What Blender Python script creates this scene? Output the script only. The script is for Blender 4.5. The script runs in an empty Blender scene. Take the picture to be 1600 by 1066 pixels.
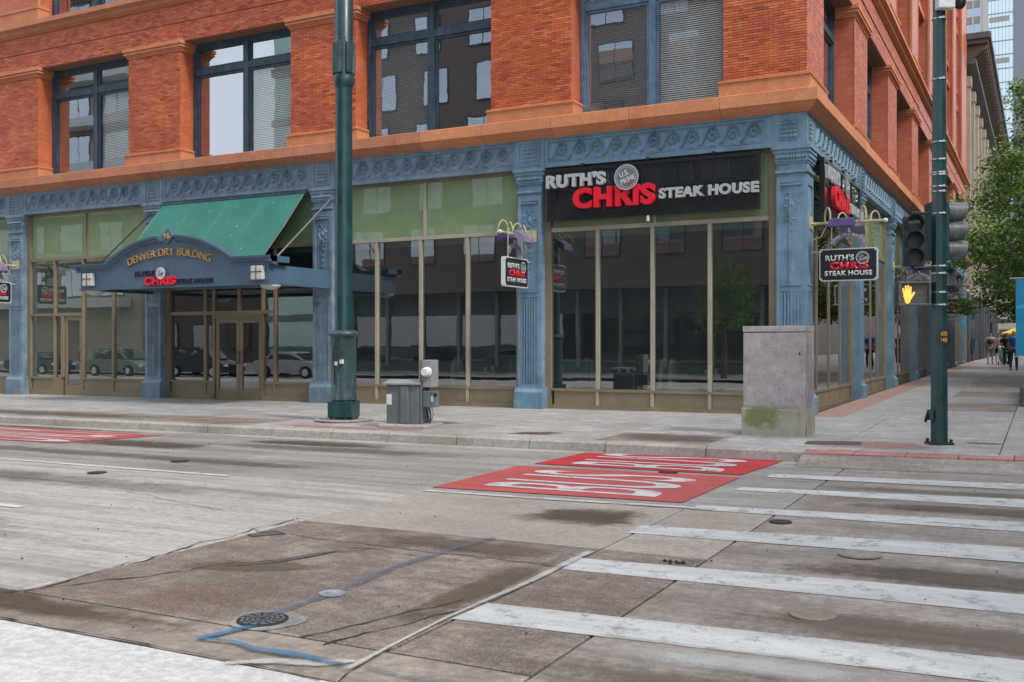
import bpy, bmesh, math, random
from mathutils import Vector, Matrix, noise
random.seed(7)
R = math.radians
PI = math.pi
scn = bpy.context.scene
C = scn.collection

# ---------------------------------------------------------------- camera, world, sun
cam = bpy.data.cameras.new('camera'); camo = bpy.data.objects.new('camera', cam); C.objects.link(camo)
CAMX, CAMY, EYE = 3.9946, -19.7059, 1.38
camo.location = (CAMX, CAMY, EYE); camo.rotation_euler = (R(90), 0, R(27.744))
cam.sensor_fit = 'HORIZONTAL'; cam.sensor_width = 36.0; cam.lens = 36.0 * 1578 / 1600
cam.shift_x = 0.0; cam.shift_y = (538.0 - 533.0) / 1600.0
cam.clip_end = 3000; cam.clip_start = 0.05
scn.camera = camo
scn.view_settings.view_transform = 'Standard'; scn.view_settings.look = 'None'
scn.view_settings.gamma = 1.0; scn.view_settings.exposure = 0.95
scn.view_settings.use_curve_mapping = False

SUN_EL, SUN_AZ = R(47), R(105)          # azimuth measured clockwise from +Y
world = bpy.data.worlds.new('World'); scn.world = world; world.use_nodes = True
wn, wl = world.node_tree.nodes, world.node_tree.links
wn.clear()
w_out = wn.new('ShaderNodeOutputWorld'); w_bg = wn.new('ShaderNodeBackground'); w_sky = wn.new('ShaderNodeTexSky')
w_sky.sky_type = 'NISHITA'; w_sky.sun_disc = False; w_sky.sun_elevation = SUN_EL; w_sky.sun_rotation = SUN_AZ
w_sky.air_density = 1.0; w_sky.dust_density = 2.0
w_tc = wn.new('ShaderNodeTexCoord'); w_map = wn.new('ShaderNodeMapping'); w_map.inputs['Scale'].default_value = (1.0, 1.0, 2.6)
w_n = wn.new('ShaderNodeTexNoise'); w_n.inputs['Scale'].default_value = 2.2; w_n.inputs['Detail'].default_value = 7
w_r = wn.new('ShaderNodeValToRGB'); w_r.color_ramp.elements[0].position = 0.36; w_r.color_ramp.elements[1].position = 0.58
w_r.color_ramp.elements[0].color = (0.55, 0.55, 0.55, 1)
w_mx = wn.new('ShaderNodeMixRGB'); w_mx.inputs['Color2'].default_value = (8.0, 8.5, 9.3, 1)
wl.new(w_tc.outputs['Generated'], w_map.inputs['Vector']); wl.new(w_map.outputs[0], w_n.inputs['Vector'])
wl.new(w_n.outputs['Fac'], w_r.inputs['Fac']); wl.new(w_r.outputs['Color'], w_mx.inputs['Fac'])
wl.new(w_sky.outputs[0], w_mx.inputs['Color1']); wl.new(w_mx.outputs[0], w_bg.inputs['Color'])
w_bg.inputs['Strength'].default_value = 0.10
wl.new(w_bg.outputs[0], w_out.inputs['Surface'])
sun = bpy.data.lights.new('sun', 'SUN'); sun.energy = 1.5; sun.angle = R(11); sun.color = (1.0, 0.95, 0.88)
suno = bpy.data.objects.new('sun', sun); C.objects.link(suno)
sd = Vector((math.sin(SUN_AZ) * math.cos(SUN_EL), math.cos(SUN_AZ) * math.cos(SUN_EL), math.sin(SUN_EL)))
suno.rotation_euler = sd.to_track_quat('Z', 'Y').to_euler(); suno.location = (10, -20, 40)

# ---------------------------------------------------------------- ground plane
GA, GB = 0.0047, 0.0065
def gz(x, y):
    return GA * max(-45, min(20, x)) + GB * max(-40, min(48, y))
ROAD = -0.15

# ---------------------------------------------------------------- materials
class NT:
    def __init__(s, name):
        s.m = bpy.data.materials.new(name); s.m.use_nodes = True
        s.n, s.l = s.m.node_tree.nodes, s.m.node_tree.links
        s.b = s.n['Principled BSDF']; s.out = s.n['Material Output']
    def node(s, t, **k):
        o = s.n.new(t)
        for a, v in k.items(): setattr(o, a, v)
        return o
    def pos(s, scale=(1, 1, 1), rot=0):
        g = s.node('ShaderNodeNewGeometry'); mp = s.node('ShaderNodeMapping')
        mp.inputs['Scale'].default_value = scale; mp.inputs['Rotation'].default_value = (0, 0, rot)
        s.l.new(g.outputs['Position'], mp.inputs['Vector']); return mp.outputs[0]
    def noise(s, vec, scale, detail=4, rough=0.55, out='Fac'):
        t = s.node('ShaderNodeTexNoise'); t.inputs['Scale'].default_value = scale
        t.inputs['Detail'].default_value = detail; t.inputs['Roughness'].default_value = rough
        s.l.new(vec, t.inputs['Vector']); return t.outputs[out]
    def ramp(s, fac, stops):
        t = s.node('ShaderNodeValToRGB'); e = t.color_ramp.elements
        while len(e) < len(stops): e.new(0.5)
        for i, (p, c) in enumerate(stops):
            e[i].position = p; e[i].color = (c, c, c, 1) if not isinstance(c, tuple) else (*c[:3], 1)
        s.l.new(fac, t.inputs['Fac']); return t.outputs['Color']
    def mix(s, fac, a, b, mode='MIX'):
        t = s.node('ShaderNodeMixRGB', blend_type=mode)
        for i, v in ((0, fac), (1, a), (2, b)):
            if hasattr(v, 'is_linked'): s.l.new(v, t.inputs[i])
            elif isinstance(v, tuple): t.inputs[i].default_value = (*v[:3], 1)
            else: t.inputs[i].default_value = v if i == 0 else (v, v, v, 1)
        return t.outputs[0]
    def math(s, op, a, b=None):
        t = s.node('ShaderNodeMath', operation=op)
        for i, v in ((0, a), (1, b)):
            if v is None: continue
            if hasattr(v, 'is_linked'): s.l.new(v, t.inputs[i])
            else: t.inputs[i].default_value = v
        return t.outputs[0]
    def bump(s, h, strength=0.3, dist=0.01):
        t = s.node('ShaderNodeBump'); t.inputs['Strength'].default_value = strength; t.inputs['Distance'].default_value = dist
        s.l.new(h, t.inputs['Height']); s.l.new(t.outputs[0], s.b.inputs['Normal'])
    def col(s, c):
        if hasattr(c, 'is_linked'): s.l.new(c, s.b.inputs['Base Color'])
        else: s.b.inputs['Base Color'].default_value = (*c, 1)
    def rough(s, r):
        if hasattr(r, 'is_linked'): s.l.new(r, s.b.inputs['Roughness'])
        else: s.b.inputs['Roughness'].default_value = r

def painted(name, c, rough=0.5, metal=0.0, wear=0.35, wearcol=None, grime=0.25, scale=3.0, bump=0.15, spec=0.5):
    t = NT(name); p = t.pos()
    n1 = t.noise(p, scale, 6, 0.65); n2 = t.noise(t.pos((6, 6, 0.5)), 2.2, 5, 0.7)
    dark = tuple(x * (1 - grime) for x in c)
    base = t.mix(t.ramp(n1, [(0.35, 0.0), (0.7, 1.0)]), dark, tuple(min(1, x * (1 + 0.5 * wear)) for x in c))
    base = t.mix(t.ramp(n2, [(0.52, 0.0), (0.72, wear)]), base, wearcol or tuple(x * 0.6 + 0.12 for x in c))
    t.col(base); t.rough(t.ramp(n1, [(0.3, max(0.05, rough - 0.1)), (0.7, min(1, rough + 0.15))]))
    t.b.inputs['Metallic'].default_value = metal
    t.b.inputs['Specular IOR Level'].default_value = spec
    t.bump(t.noise(p, 45, 4, 0.6), bump, 0.004)
    return t.m

def plain(name, c, rough=0.6, metal=0.0, emit=None, estr=1.0):
    t = NT(name); n = t.noise(t.pos(), 14, 5, 0.6)
    t.col(t.mix(t.ramp(n, [(0.3, 0.0), (0.7, 1.0)]), tuple(x * 0.85 for x in c), tuple(min(1, x * 1.1) for x in c)))
    t.rough(rough); t.b.inputs['Metallic'].default_value = metal
    if emit:
        t.b.inputs['Emission Color'].default_value = (*emit, 1); t.b.inputs['Emission Strength'].default_value = estr
    return t.m

def brick_mat(name, isl):
    t = NT(name); p = t.pos()
    g = t.node('ShaderNodeNewGeometry'); oi = t.node('ShaderNodeObjectInfo')
    rnd = t.math('FRACT', t.math('ADD', g.outputs['Random Per Island'], oi.outputs['Random']))
    c = t.ramp(rnd, [(0.0, (0.30, 0.055, 0.025)), (0.08, (0.46, 0.092, 0.034)), (0.45, (0.58, 0.130, 0.043)), (0.8, (0.64, 0.162, 0.056)), (1.0, (0.70, 0.22, 0.10))])
    big = t.noise(p, 0.9, 6, 0.7)
    c = t.mix(t.ramp(big, [(0.38, 0.45), (0.6, 0.0)]), c, (0.27, 0.052, 0.024))
    eff = t.noise(t.pos((5, 5, 0.6)), 1.6, 6, 0.75)
    c = t.mix(t.ramp(eff, [(0.56, 0.0), (0.74, 0.45)]), c, (0.55, 0.27, 0.19))
    t.col(c); t.rough(0.47)
    t.bump(t.noise(p, 120, 4, 0.7), 0.5, 0.003)
    return t.m

def brick_wall_mat(name):
    t = NT(name); g = t.node('ShaderNodeNewGeometry'); sx = t.node('ShaderNodeSeparateXYZ'); t.l.new(g.outputs['Position'], sx.inputs[0])
    cx = t.node('ShaderNodeCombineXYZ'); t.l.new(t.math('ADD', sx.outputs[0], sx.outputs[1]), cx.inputs[0]); t.l.new(sx.outputs[2], cx.inputs[1])
    br = t.node('ShaderNodeTexBrick'); br.offset = 0.5
    br.inputs['Scale'].default_value = 1.0; br.inputs['Brick Width'].default_value = 0.2; br.inputs['Row Height'].default_value = 0.052
    br.inputs['Mortar Size'].default_value = 0.005; br.inputs['Mortar Smooth'].default_value = 0.3; br.inputs['Bias'].default_value = 0.0
    br.inputs['Color1'].default_value = (0.52, 0.118, 0.042, 1); br.inputs['Color2'].default_value = (0.64, 0.175, 0.070, 1)
    br.inputs['Mortar'].default_value = (0.34, 0.10, 0.06, 1)
    t.l.new(cx.outputs[0], br.inputs['Vector'])
    big = t.noise(t.pos(), 1.1, 6, 0.7)
    c = t.mix(t.ramp(big, [(0.38, 0.4), (0.6, 0.0)]), br.outputs['Color'], (0.27, 0.052, 0.024))
    eff = t.noise(t.pos((5, 5, 0.6)), 1.6, 6, 0.75)
    c = t.mix(t.ramp(eff, [(0.56, 0.0), (0.74, 0.4)]), c, (0.55, 0.27, 0.19))
    t.col(c); t.rough(0.44)
    t.bump(t.math('MULTIPLY', br.outputs['Fac'], -1.0), 0.5, 0.006)
    return t.m

def stone_mat(name, c1, c2, c3, scale=2.0):
    t = NT(name); p = t.pos(); oi = t.node('ShaderNodeObjectInfo')
    n = t.noise(p, scale, 8, 0.7); f = t.noise(p, 22, 5, 0.7)
    c = t.mix(t.ramp(n, [(0.3, 0.0), (0.7, 1.0)]), c1, c2)
    c = t.mix(t.math('MULTIPLY', oi.outputs['Random'], 0.35), c, c3)
    c = t.mix(t.ramp(t.noise(t.pos((3, 3, 0.7)), 3, 7, 0.75), [(0.5, 0.0), (0.75, 0.6)]), c, c3)
    c = t.mix(t.ramp(f, [(0.3, 0.35), (0.55, 0.0)]), c, tuple(x * 0.5 for x in c1))
    t.col(c); t.rough(0.8); t.bump(t.math('ADD', t.math('MULTIPLY', n, 2.0), f), 0.5, 0.012)
    return t.m

def concrete(name, c, streak=0.0, stain=0.3, agg=0.0, staincol=(0.12, 0.085, 0.055), rough=0.8, axis='X', grooves=0.0):
    t = NT(name); p = t.pos(); oi = t.node('ShaderNodeObjectInfo')
    fine = t.noise(p, 60, 5, 0.75); mid = t.noise(p, 5, 7, 0.7); big = t.noise(p, 0.55, 6, 0.6)
    cc = t.mix(t.ramp(mid, [(0.3, 0.0), (0.7, 1.0)]), tuple(x * 0.80 for x in c), tuple(min(1, x * 1.14) for x in c))
    cc = t.mix(t.math('MULTIPLY', oi.outputs['Random'], 0.22), cc, tuple(x * 0.72 for x in c))
    cc = t.mix(t.ramp(fine, [(0.35, 0.35 + 0.3 * agg), (0.55, 0.0)]), cc, tuple(x * 0.42 for x in c))
    if agg or stain > .45:
        bl = t.noise(t.pos((0.8, 1.5, 1), 0.5), 1.9, 11, 0.82)
        k_ = .9 if agg else .55
        cc = t.mix(t.ramp(bl, [(0.43, k_), (0.50, 0.0)]), cc, tuple(x * (0.45 if agg else .6) for x in c))
        cc = t.mix(t.ramp(bl, [(0.51, 0.0), (0.585, k_ * .8)]), cc, tuple(min(1, x * 1.5 + .03) for x in c))
        dg = t.noise(t.pos((5.5, 0.7, 1), -0.25), 1.3, 9, 0.8)
        cc = t.mix(t.ramp(dg, [(0.515, 0.0), (0.57, k_ * .6)]), cc, tuple(x * .42 for x in c))
    m2 = t.noise(p, 17, 8, 0.8)
    cc = t.mix(t.ramp(m2, [(0.42, 0.45), (0.50, 0.0)]), cc, tuple(x * 0.55 for x in c))
    cc = t.mix(t.ramp(m2, [(0.51, 0.0), (0.60, 0.35)]), cc, tuple(min(1, x * 1.35 + .02) for x in c))
    cz = t.node('ShaderNodeTexVoronoi', feature='DISTANCE_TO_EDGE'); cz.inputs['Scale'].default_value = 2.3
    wv = t.node('ShaderNodeVectorMath', operation='ADD'); t.l.new(p, wv.inputs[0]); t.l.new(t.noise(p, 6, 5, 0.7, 'Color'), wv.inputs[1]); t.l.new(wv.outputs[0], cz.inputs['Vector'])
    cc = t.mix(t.math('MULTIPLY', t.ramp(cz.outputs['Distance'], [(0.0, 0.75), (0.012, 0.0)]), t.ramp(t.noise(p, 0.9, 4, 0.6), [(0.52, 0.0), (0.62, 1.0)])), cc, tuple(x * 0.25 for x in c))
    if streak:
        s3 = t.noise(t.pos((0.10, 14, 1) if axis == 'X' else (14, 0.10, 1)), 1.1, 5, 0.7)
        cc = t.mix(t.ramp(s3, [(0.55, 0.0), (0.66, streak * 0.8)]), cc, tuple(x * 0.45 for x in c))
        sc = (0.16, 2.2, 1) if axis == 'X' else (2.2, 0.16, 1)
        s1 = t.noise(t.pos(sc), 1.6, 7, 0.62)
        cc = t.mix(t.ramp(s1, [(0.47, 0.0), (0.62, streak)]), cc, tuple(x * 0.42 for x in c))
        s2 = t.noise(t.pos(tuple(q * 1.7 + 0.013 for q in sc)), 2.6, 6, 0.6)
        cc = t.mix(t.ramp(s2, [(0.5, 0.0), (0.68, streak * 0.6)]), cc, tuple(min(1, x * 1.35) for x in c))
    if stain:
        cc = t.mix(t.ramp(t.math('ADD', t.math('MULTIPLY', big, 0.7), t.math('MULTIPLY', mid, 0.3)), [(0.5, 0.0), (0.62, stain)]), cc, staincol)
    if agg:
        v = t.node('ShaderNodeTexVoronoi'); v.inputs['Scale'].default_value = 130; t.l.new(p, v.inputs['Vector'])
        sep = t.node('ShaderNodeSeparateXYZ'); t.l.new(v.outputs['Color'], sep.inputs[0])
        cc = t.mix(t.math('MULTIPLY', t.ramp(sep.outputs[0], [(0.55, 0.0), (0.9, 1.0)]), agg), cc, (0.34, 0.28, 0.24))
        cc = t.mix(t.math('MULTIPLY', t.ramp(sep.outputs[1], [(0.6, 0.0), (0.9, 1.0)]), agg), cc, (0.035, 0.03, 0.028))
        t.bump(t.math('ADD', sep.outputs[2], t.math('MULTIPLY', fine, 1.5)), 0.5, 0.006)
    else:
        h = t.math('ADD', fine, t.math('MULTIPLY', mid, 0.6))
        if grooves:
            gn = t.noise(t.pos((60, 0.6, 1), 0.05), 1.5, 2, 0.5)
            h = t.math('ADD', h, t.math('MULTIPLY', gn, grooves))
        t.bump(h, 0.35, 0.005)
    t.col(cc); t.rough(t.ramp(big, [(0.35, rough), (0.7, rough - 0.22)]))
    return t.m

def paint_layer(name, c, wear=0.5, scale=9.0, rough=0.65, cover=0.5, fade=False, op=1.0):
    # road paint: worn through in places so that the road shows between the flakes
    t = NT(name); p = t.pos()
    n = t.noise(p, scale, 8, 0.75); n2 = t.noise(t.pos((0.4, 3, 1)), 2.2, 5, 0.6); f = t.noise(p, 80, 4, 0.7)
    c2 = t.mix(t.ramp(n2, [(0.35, 0.0), (0.7, 1.0)]), tuple(x * 0.72 for x in c), c)
    c2 = t.mix(t.ramp(f, [(0.35, 0.3), (0.55, 0.0)]), c2, tuple(x * 0.45 for x in c))
    t.col(c2); t.rough(rough)
    tr = t.node('ShaderNodeBsdfTransparent'); mx = t.node('ShaderNodeMixShader')
    a = t.ramp(t.math('ADD', t.math('MULTIPLY', n, 0.75), t.math('MULTIPLY', f, 0.25)), [(cover - 0.16, 1.0 - wear), (cover, 1.0)])
    if fade:
        at = t.node('ShaderNodeAttribute'); at.attribute_name = 'fade'
        a = t.ramp(t.math('ADD', at.outputs['Fac'], t.math('MULTIPLY', t.math('SUBTRACT', t.math('ADD', t.math('ADD', t.math('MULTIPLY', n, .35), t.math('MULTIPLY', f, .2)), t.math('ADD', t.math('MULTIPLY', t.noise(t.pos((0.5, 3.2, 1)), 1.8, 8, 0.75), .3), t.math('MULTIPLY', t.noise(p, 14, 6, 0.7), .15))), .5), 4.2)), [(0.35, 0.0), (1.25, op)])
    t.l.new(a, mx.inputs[0]); t.l.new(tr.outputs[0], mx.inputs[1]); t.l.new(t.b.outputs[0], mx.inputs[2])
    t.l.new(mx.outputs[0], t.out.inputs['Surface'])
    return t.m

def glass(name, tint=(0.3, 0.34, 0.33), refl=0.10, refl_tint=(1, 1, 1), wav=0.02, rough=0.0, diff=None, difff=0.0, wscale=0.9):
    t = NT(name); t.n.remove(t.b)
    p = t.pos(); n = t.noise(p, wscale, 3, 0.5)
    bp = t.node('ShaderNodeBump'); bp.inputs['Strength'].default_value = 0.6; bp.inputs['Distance'].default_value = wav; t.l.new(n, bp.inputs['Height'])
    gl = t.node('ShaderNodeBsdfGlossy'); gl.inputs['Color'].default_value = (*refl_tint, 1); gl.inputs['Roughness'].default_value = rough
    t.l.new(bp.outputs[0], gl.inputs['Normal'])
    tr = t.node('ShaderNodeBsdfTransparent'); tr.inputs['Color'].default_value = (*tint, 1)
    back = tr.outputs[0]
    if diff:
        df = t.node('ShaderNodeBsdfDiffuse')
        dc = t.mix(t.ramp(t.noise(p, 2.5, 6, 0.7), [(0.3, 0.0), (0.7, 1.0)]), tuple(x * 0.82 for x in diff), diff)
        dc = t.mix(t.ramp(t.noise(t.pos((9, 9, 0.8)), 2.0, 5, 0.7), [(0.5, 0.0), (0.8, 0.35)]), dc, tuple(x * 0.6 + 0.05 for x in diff))
        t.l.new(dc, df.inputs['Color'])
        m0 = t.node('ShaderNodeMixShader'); m0.inputs[0].default_value = difff
        t.l.new(tr.outputs[0], m0.inputs[1]); t.l.new(df.outputs[0], m0.inputs[2]); back = m0.outputs[0]
    fr = t.node('ShaderNodeLayerWeight'); fr.inputs['Blend'].default_value = 0.5
    fac = t.math('MINIMUM', t.math('ADD', t.math('MULTIPLY', t.math('POWER', fr.outputs['Facing'], 4.0), 0.9), refl + 0.045), 0.95)
    mx = t.node('ShaderNodeMixShader'); t.l.new(fac, mx.inputs[0]); t.l.new(back, mx.inputs[1]); t.l.new(gl.outputs[0], mx.inputs[2])
    t.l.new(mx.outputs[0], t.out.inputs['Surface'])
    return t.m

M = {}
M['brick'] = brick_mat('brick', True)
M['brickwall'] = brick_wall_mat('brick_wall')
M['mortar'] = plain('mortar', (0.20, 0.055, 0.035), 0.9)
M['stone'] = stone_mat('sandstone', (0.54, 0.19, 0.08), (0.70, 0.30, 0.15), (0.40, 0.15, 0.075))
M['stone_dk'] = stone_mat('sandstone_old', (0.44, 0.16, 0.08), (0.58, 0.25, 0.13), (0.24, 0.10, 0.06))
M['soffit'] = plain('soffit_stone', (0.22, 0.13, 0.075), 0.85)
M['blue'] = painted('blue_iron', (0.145, 0.25, 0.34), 0.5, 0, 0.4, (0.34, 0.42, 0.46), 0.3, 2.2)
M['blue_dk'] = painted('blue_grey_iron', (0.15, 0.235, 0.315), 0.5, 0, 0.5, (0.42, 0.43, 0.42), 0.35, 2.6)
M['canopy'] = painted('canopy_blue', (0.072, 0.135, 0.205), 0.42, 0, 0.15, None, 0.2, 1.5)
M['frame_dk'] = painted('window_frame_navy', (0.030, 0.060, 0.095), 0.5, 0, 0.6, (0.16, 0.20, 0.24), 0.3, 4)
M['frame_lt'] = painted('window_frame_blue', (0.10, 0.18, 0.27), 0.55, 0, 0.6, (0.25, 0.29, 0.32), 0.35, 5)
M['bronze'] = painted('bronze_frame', (0.25, 0.195, 0.12), 0.42, 0.1, 0.2, None, 0.18, 1.5, 0.05)
M['bronze_lt'] = painted('bronze_mullion', (0.40, 0.36, 0.27), 0.4, 0.1, 0.2, None, 0.15, 1.5, 0.05)
M['green_panel'] = glass('green_panel', (0.1, 0.1, 0.1), 0.03, diff=(0.235, 0.33, 0.175), difff=1.0, wav=0.002)
M['glass'] = glass('storefront_glass', (0.45, 0.54, 0.54), 0.16, wav=0.0015, diff=(0.10, 0.13, 0.14), difff=0.16)
M['glass_green'] = glass('green_tinted_glass', (0.42, 0.55, 0.45), 0.20, wav=0.0015, diff=(0.12, 0.19, 0.13), difff=0.32)
M['glass_up'] = glass('upper_glass', (0.6, 0.64, 0.64), 0.34, (0.88, 0.94, 1.0), 0.0028, wscale=0.7)
M['glass_blind'] = glass('blind_window_glass', (0.97, 0.97, 0.97), 0.10, (0.9, 0.95, 1.0), 0.0028, wscale=0.7)
M['glass_side'] = glass('side_glass', (0.35, 0.38, 0.36), 0.20, wav=0.0015)
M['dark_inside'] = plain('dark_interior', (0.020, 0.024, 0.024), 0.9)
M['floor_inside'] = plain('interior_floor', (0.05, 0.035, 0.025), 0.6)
M['curtain'] = plain('teal_curtain', (0.03, 0.16, 0.18), 0.8)
M['blind'] = plain('blind', (0.66, 0.68, 0.64), 0.6)
M['awning'] = None
M['black'] = plain('black_metal', (0.012, 0.014, 0.018), 0.35)
M['blackglass'] = glass('sign_black_glass', (0.1, 0.1, 0.1), 0.03, diff=(0.018, 0.024, 0.026), difff=1.0, wav=0.004)
M['signnavy'] = plain('sign_navy', (0.010, 0.014, 0.024), 0.4)
M['white'] = plain('white_paint', (0.62, 0.64, 0.64), 0.5)
M['silver'] = plain('silver_letter', (0.42, 0.44, 0.45), 0.45)
M['red'] = plain('red_letter', (0.72, 0.012, 0.03), 0.4)
M['seal'] = plain('seal_grey', (0.13, 0.16, 0.18), 0.45)
M['navyletter'] = plain('navy_letter', (0.012, 0.018, 0.035), 0.4)
M['gold'] = plain('gold_letter', (0.55, 0.34, 0.12), 0.4, 0.3)
M['cream_pipe'] = painted('cream_pipe', (0.46, 0.42, 0.24), 0.5, 0, 0.4, (0.2, 0.13, 0.08), 0.3, 6)
M['purple'] = painted('purple_metal', (0.085, 0.05, 0.20), 0.45, 0, 0.2, None, 0.3, 5)
M['lilac'] = painted('lilac_metal', (0.22, 0.20, 0.30), 0.5, 0, 0.3, None, 0.3, 5)
M['pole'] = painted('green_pole', (0.008, 0.052, 0.058), 0.33, 0, 0.3, (0.05, 0.12, 0.13), 0.35, 3.0, 0.08)
M['pole_base'] = painted('grey_green_pole_base', (0.026, 0.062, 0.066), 0.42, 0, 0.7, (0.16, 0.21, 0.21), 0.4, 5)
M['grey_metal'] = painted('grey_cabinet', (0.125, 0.15, 0.16), 0.45, 0, 0.2, None, 0.15, 2)
M['grey_lt'] = painted('light_grey_metal', (0.27, 0.28, 0.28), 0.45, 0, 0.2, None, 0.15, 2)
M['steel'] = None
M['base_conc'] = None
M['strap'] = plain('steel_strap', (0.55, 0.57, 0.58), 0.3, 0.9)
M['signal'] = painted('signal_green', (0.012, 0.045, 0.04), 0.5, 0, 0.3, (0.1, 0.13, 0.13), 0.3, 6)
M['visor'] = painted('signal_visor', (0.10, 0.12, 0.125), 0.45, 0.0, 0.5, (0.25, 0.27, 0.28), 0.4, 9)
M['visor_dk'] = painted('dark_signal_visor', (0.015, 0.028, 0.028), 0.5, 0.0, 0.3, (0.08, 0.1, 0.1), 0.4, 9)
M['amber'] = plain('lit_hand', (0.8, 0.3, 0.05), 0.5, 0, (1.0, 0.27, 0.03), 1.25)
M['leaf'] = None

t = NT('awning_canvas'); p = t.pos()
cc = t.mix(t.ramp(t.noise(p, 1.3, 5, 0.6), [(0.3, 0.0), (0.7, 1.0)]), (0.012, 0.125, 0.10), (0.022, 0.175, 0.138))
sp = t.noise(t.pos((9, 9, 5)), 1.6, 3, 0.4)
cc = t.mix(t.ramp(sp, [(0.735, 0.0), (0.76, 0.7)]), cc, (0.75, 0.85, 0.8))
t.col(cc); t.rough(0.55); t.bump(t.noise(p, 150, 2, 0.5), 0.2, 0.002); M['awning'] = t.m

t = NT('steel_cabinet'); p = t.pos()
n = t.noise(p, 4.5, 9, 0.72); n2 = t.noise(p, 11, 8, 0.75)
cc = t.mix(t.ramp(n, [(0.35, 0.0), (0.65, 1.0)]), (0.36, 0.33, 0.33), (0.56, 0.54, 0.54))
cc = t.mix(t.ramp(n2, [(0.3, 0.55), (0.42, 0.0)]), cc, (0.06, 0.055, 0.055))
cc = t.mix(t.ramp(t.noise(t.pos((7, 7, 2)), 1.0, 7, 0.7), [(0.55, 0.0), (0.68, 0.6)]), cc, (0.66, 0.65, 0.66))
t.col(cc); t.rough(t.ramp(n2, [(0.3, 0.62), (0.7, 0.38)])); t.b.inputs['Metallic'].default_value = 0.45; t.bump(n2, 0.15, 0.004); M['steel'] = t.m

t = NT('cabinet_base_concrete'); p = t.pos()
n = t.noise(p, 5, 7, 0.7)
cc = t.mix(t.ramp(n, [(0.3, 0.0), (0.7, 1.0)]), (0.30, 0.28, 0.22), (0.44, 0.42, 0.34))
mp = t.node('ShaderNodeMapping'); g = t.node('ShaderNodeNewGeometry'); t.l.new(g.outputs['Position'], mp.inputs[0])
mp.inputs['Location'].default_value = (-0.16 * 2.4, 0, -0.25 * 4.2); mp.inputs['Scale'].default_value = (2.4, 0.0, 4.2)
gr = t.node('ShaderNodeTexGradient', gradient_type='SPHERICAL'); t.l.new(mp.outputs[0], gr.inputs[0])
mo = t.math('MULTIPLY', gr.outputs[0], t.ramp(t.noise(p, 4, 5, 0.6), [(0.35, 0.3), (0.6, 2.2)]))
cc = t.mix(t.ramp(mo, [(0.15, 0.0), (0.6, 0.8)]), cc, (0.16, 0.20, 0.05))
cc = t.mix(t.ramp(t.noise(t.pos((14, 14, 1.2)), 1.4, 4, 0.5), [(0.62, 0.0), (0.7, 0.6)]), cc, (0.10, 0.09, 0.06))
t.col(cc); t.rough(0.9); t.bump(t.noise(p, 40, 5, 0.7), 0.4, 0.005); M['base_conc'] = t.m

def leaf_mat(name, stops):
    t = NT(name); g = t.node('ShaderNodeNewGeometry')
    c = t.ramp(g.outputs['Random Per Island'], stops)
    t.col(c); t.rough(0.5)
    tl = t.node('ShaderNodeBsdfTranslucent'); t.l.new(t.mix(0.5, c, (0.16, 0.26, 0.02)), tl.inputs['Color'])
    mx = t.node('ShaderNodeMixShader'); mx.inputs[0].default_value = 0.28
    t.l.new(t.b.outputs[0], mx.inputs[1]); t.l.new(tl.outputs[0], mx.inputs[2]); t.l.new(mx.outputs[0], t.out.inputs['Surface'])
    return t.m
M['leaf'] = leaf_mat('leaves', [(0, (0.04, 0.10, 0.022)), (0.4, (0.09, 0.20, 0.036)), (0.8, (0.17, 0.31, 0.055)), (1, (0.30, 0.42, 0.10))])
M['bark'] = stone_mat('bark', (0.09, 0.07, 0.05), (0.15, 0.12, 0.09), (0.06, 0.045, 0.035), 8)

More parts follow.
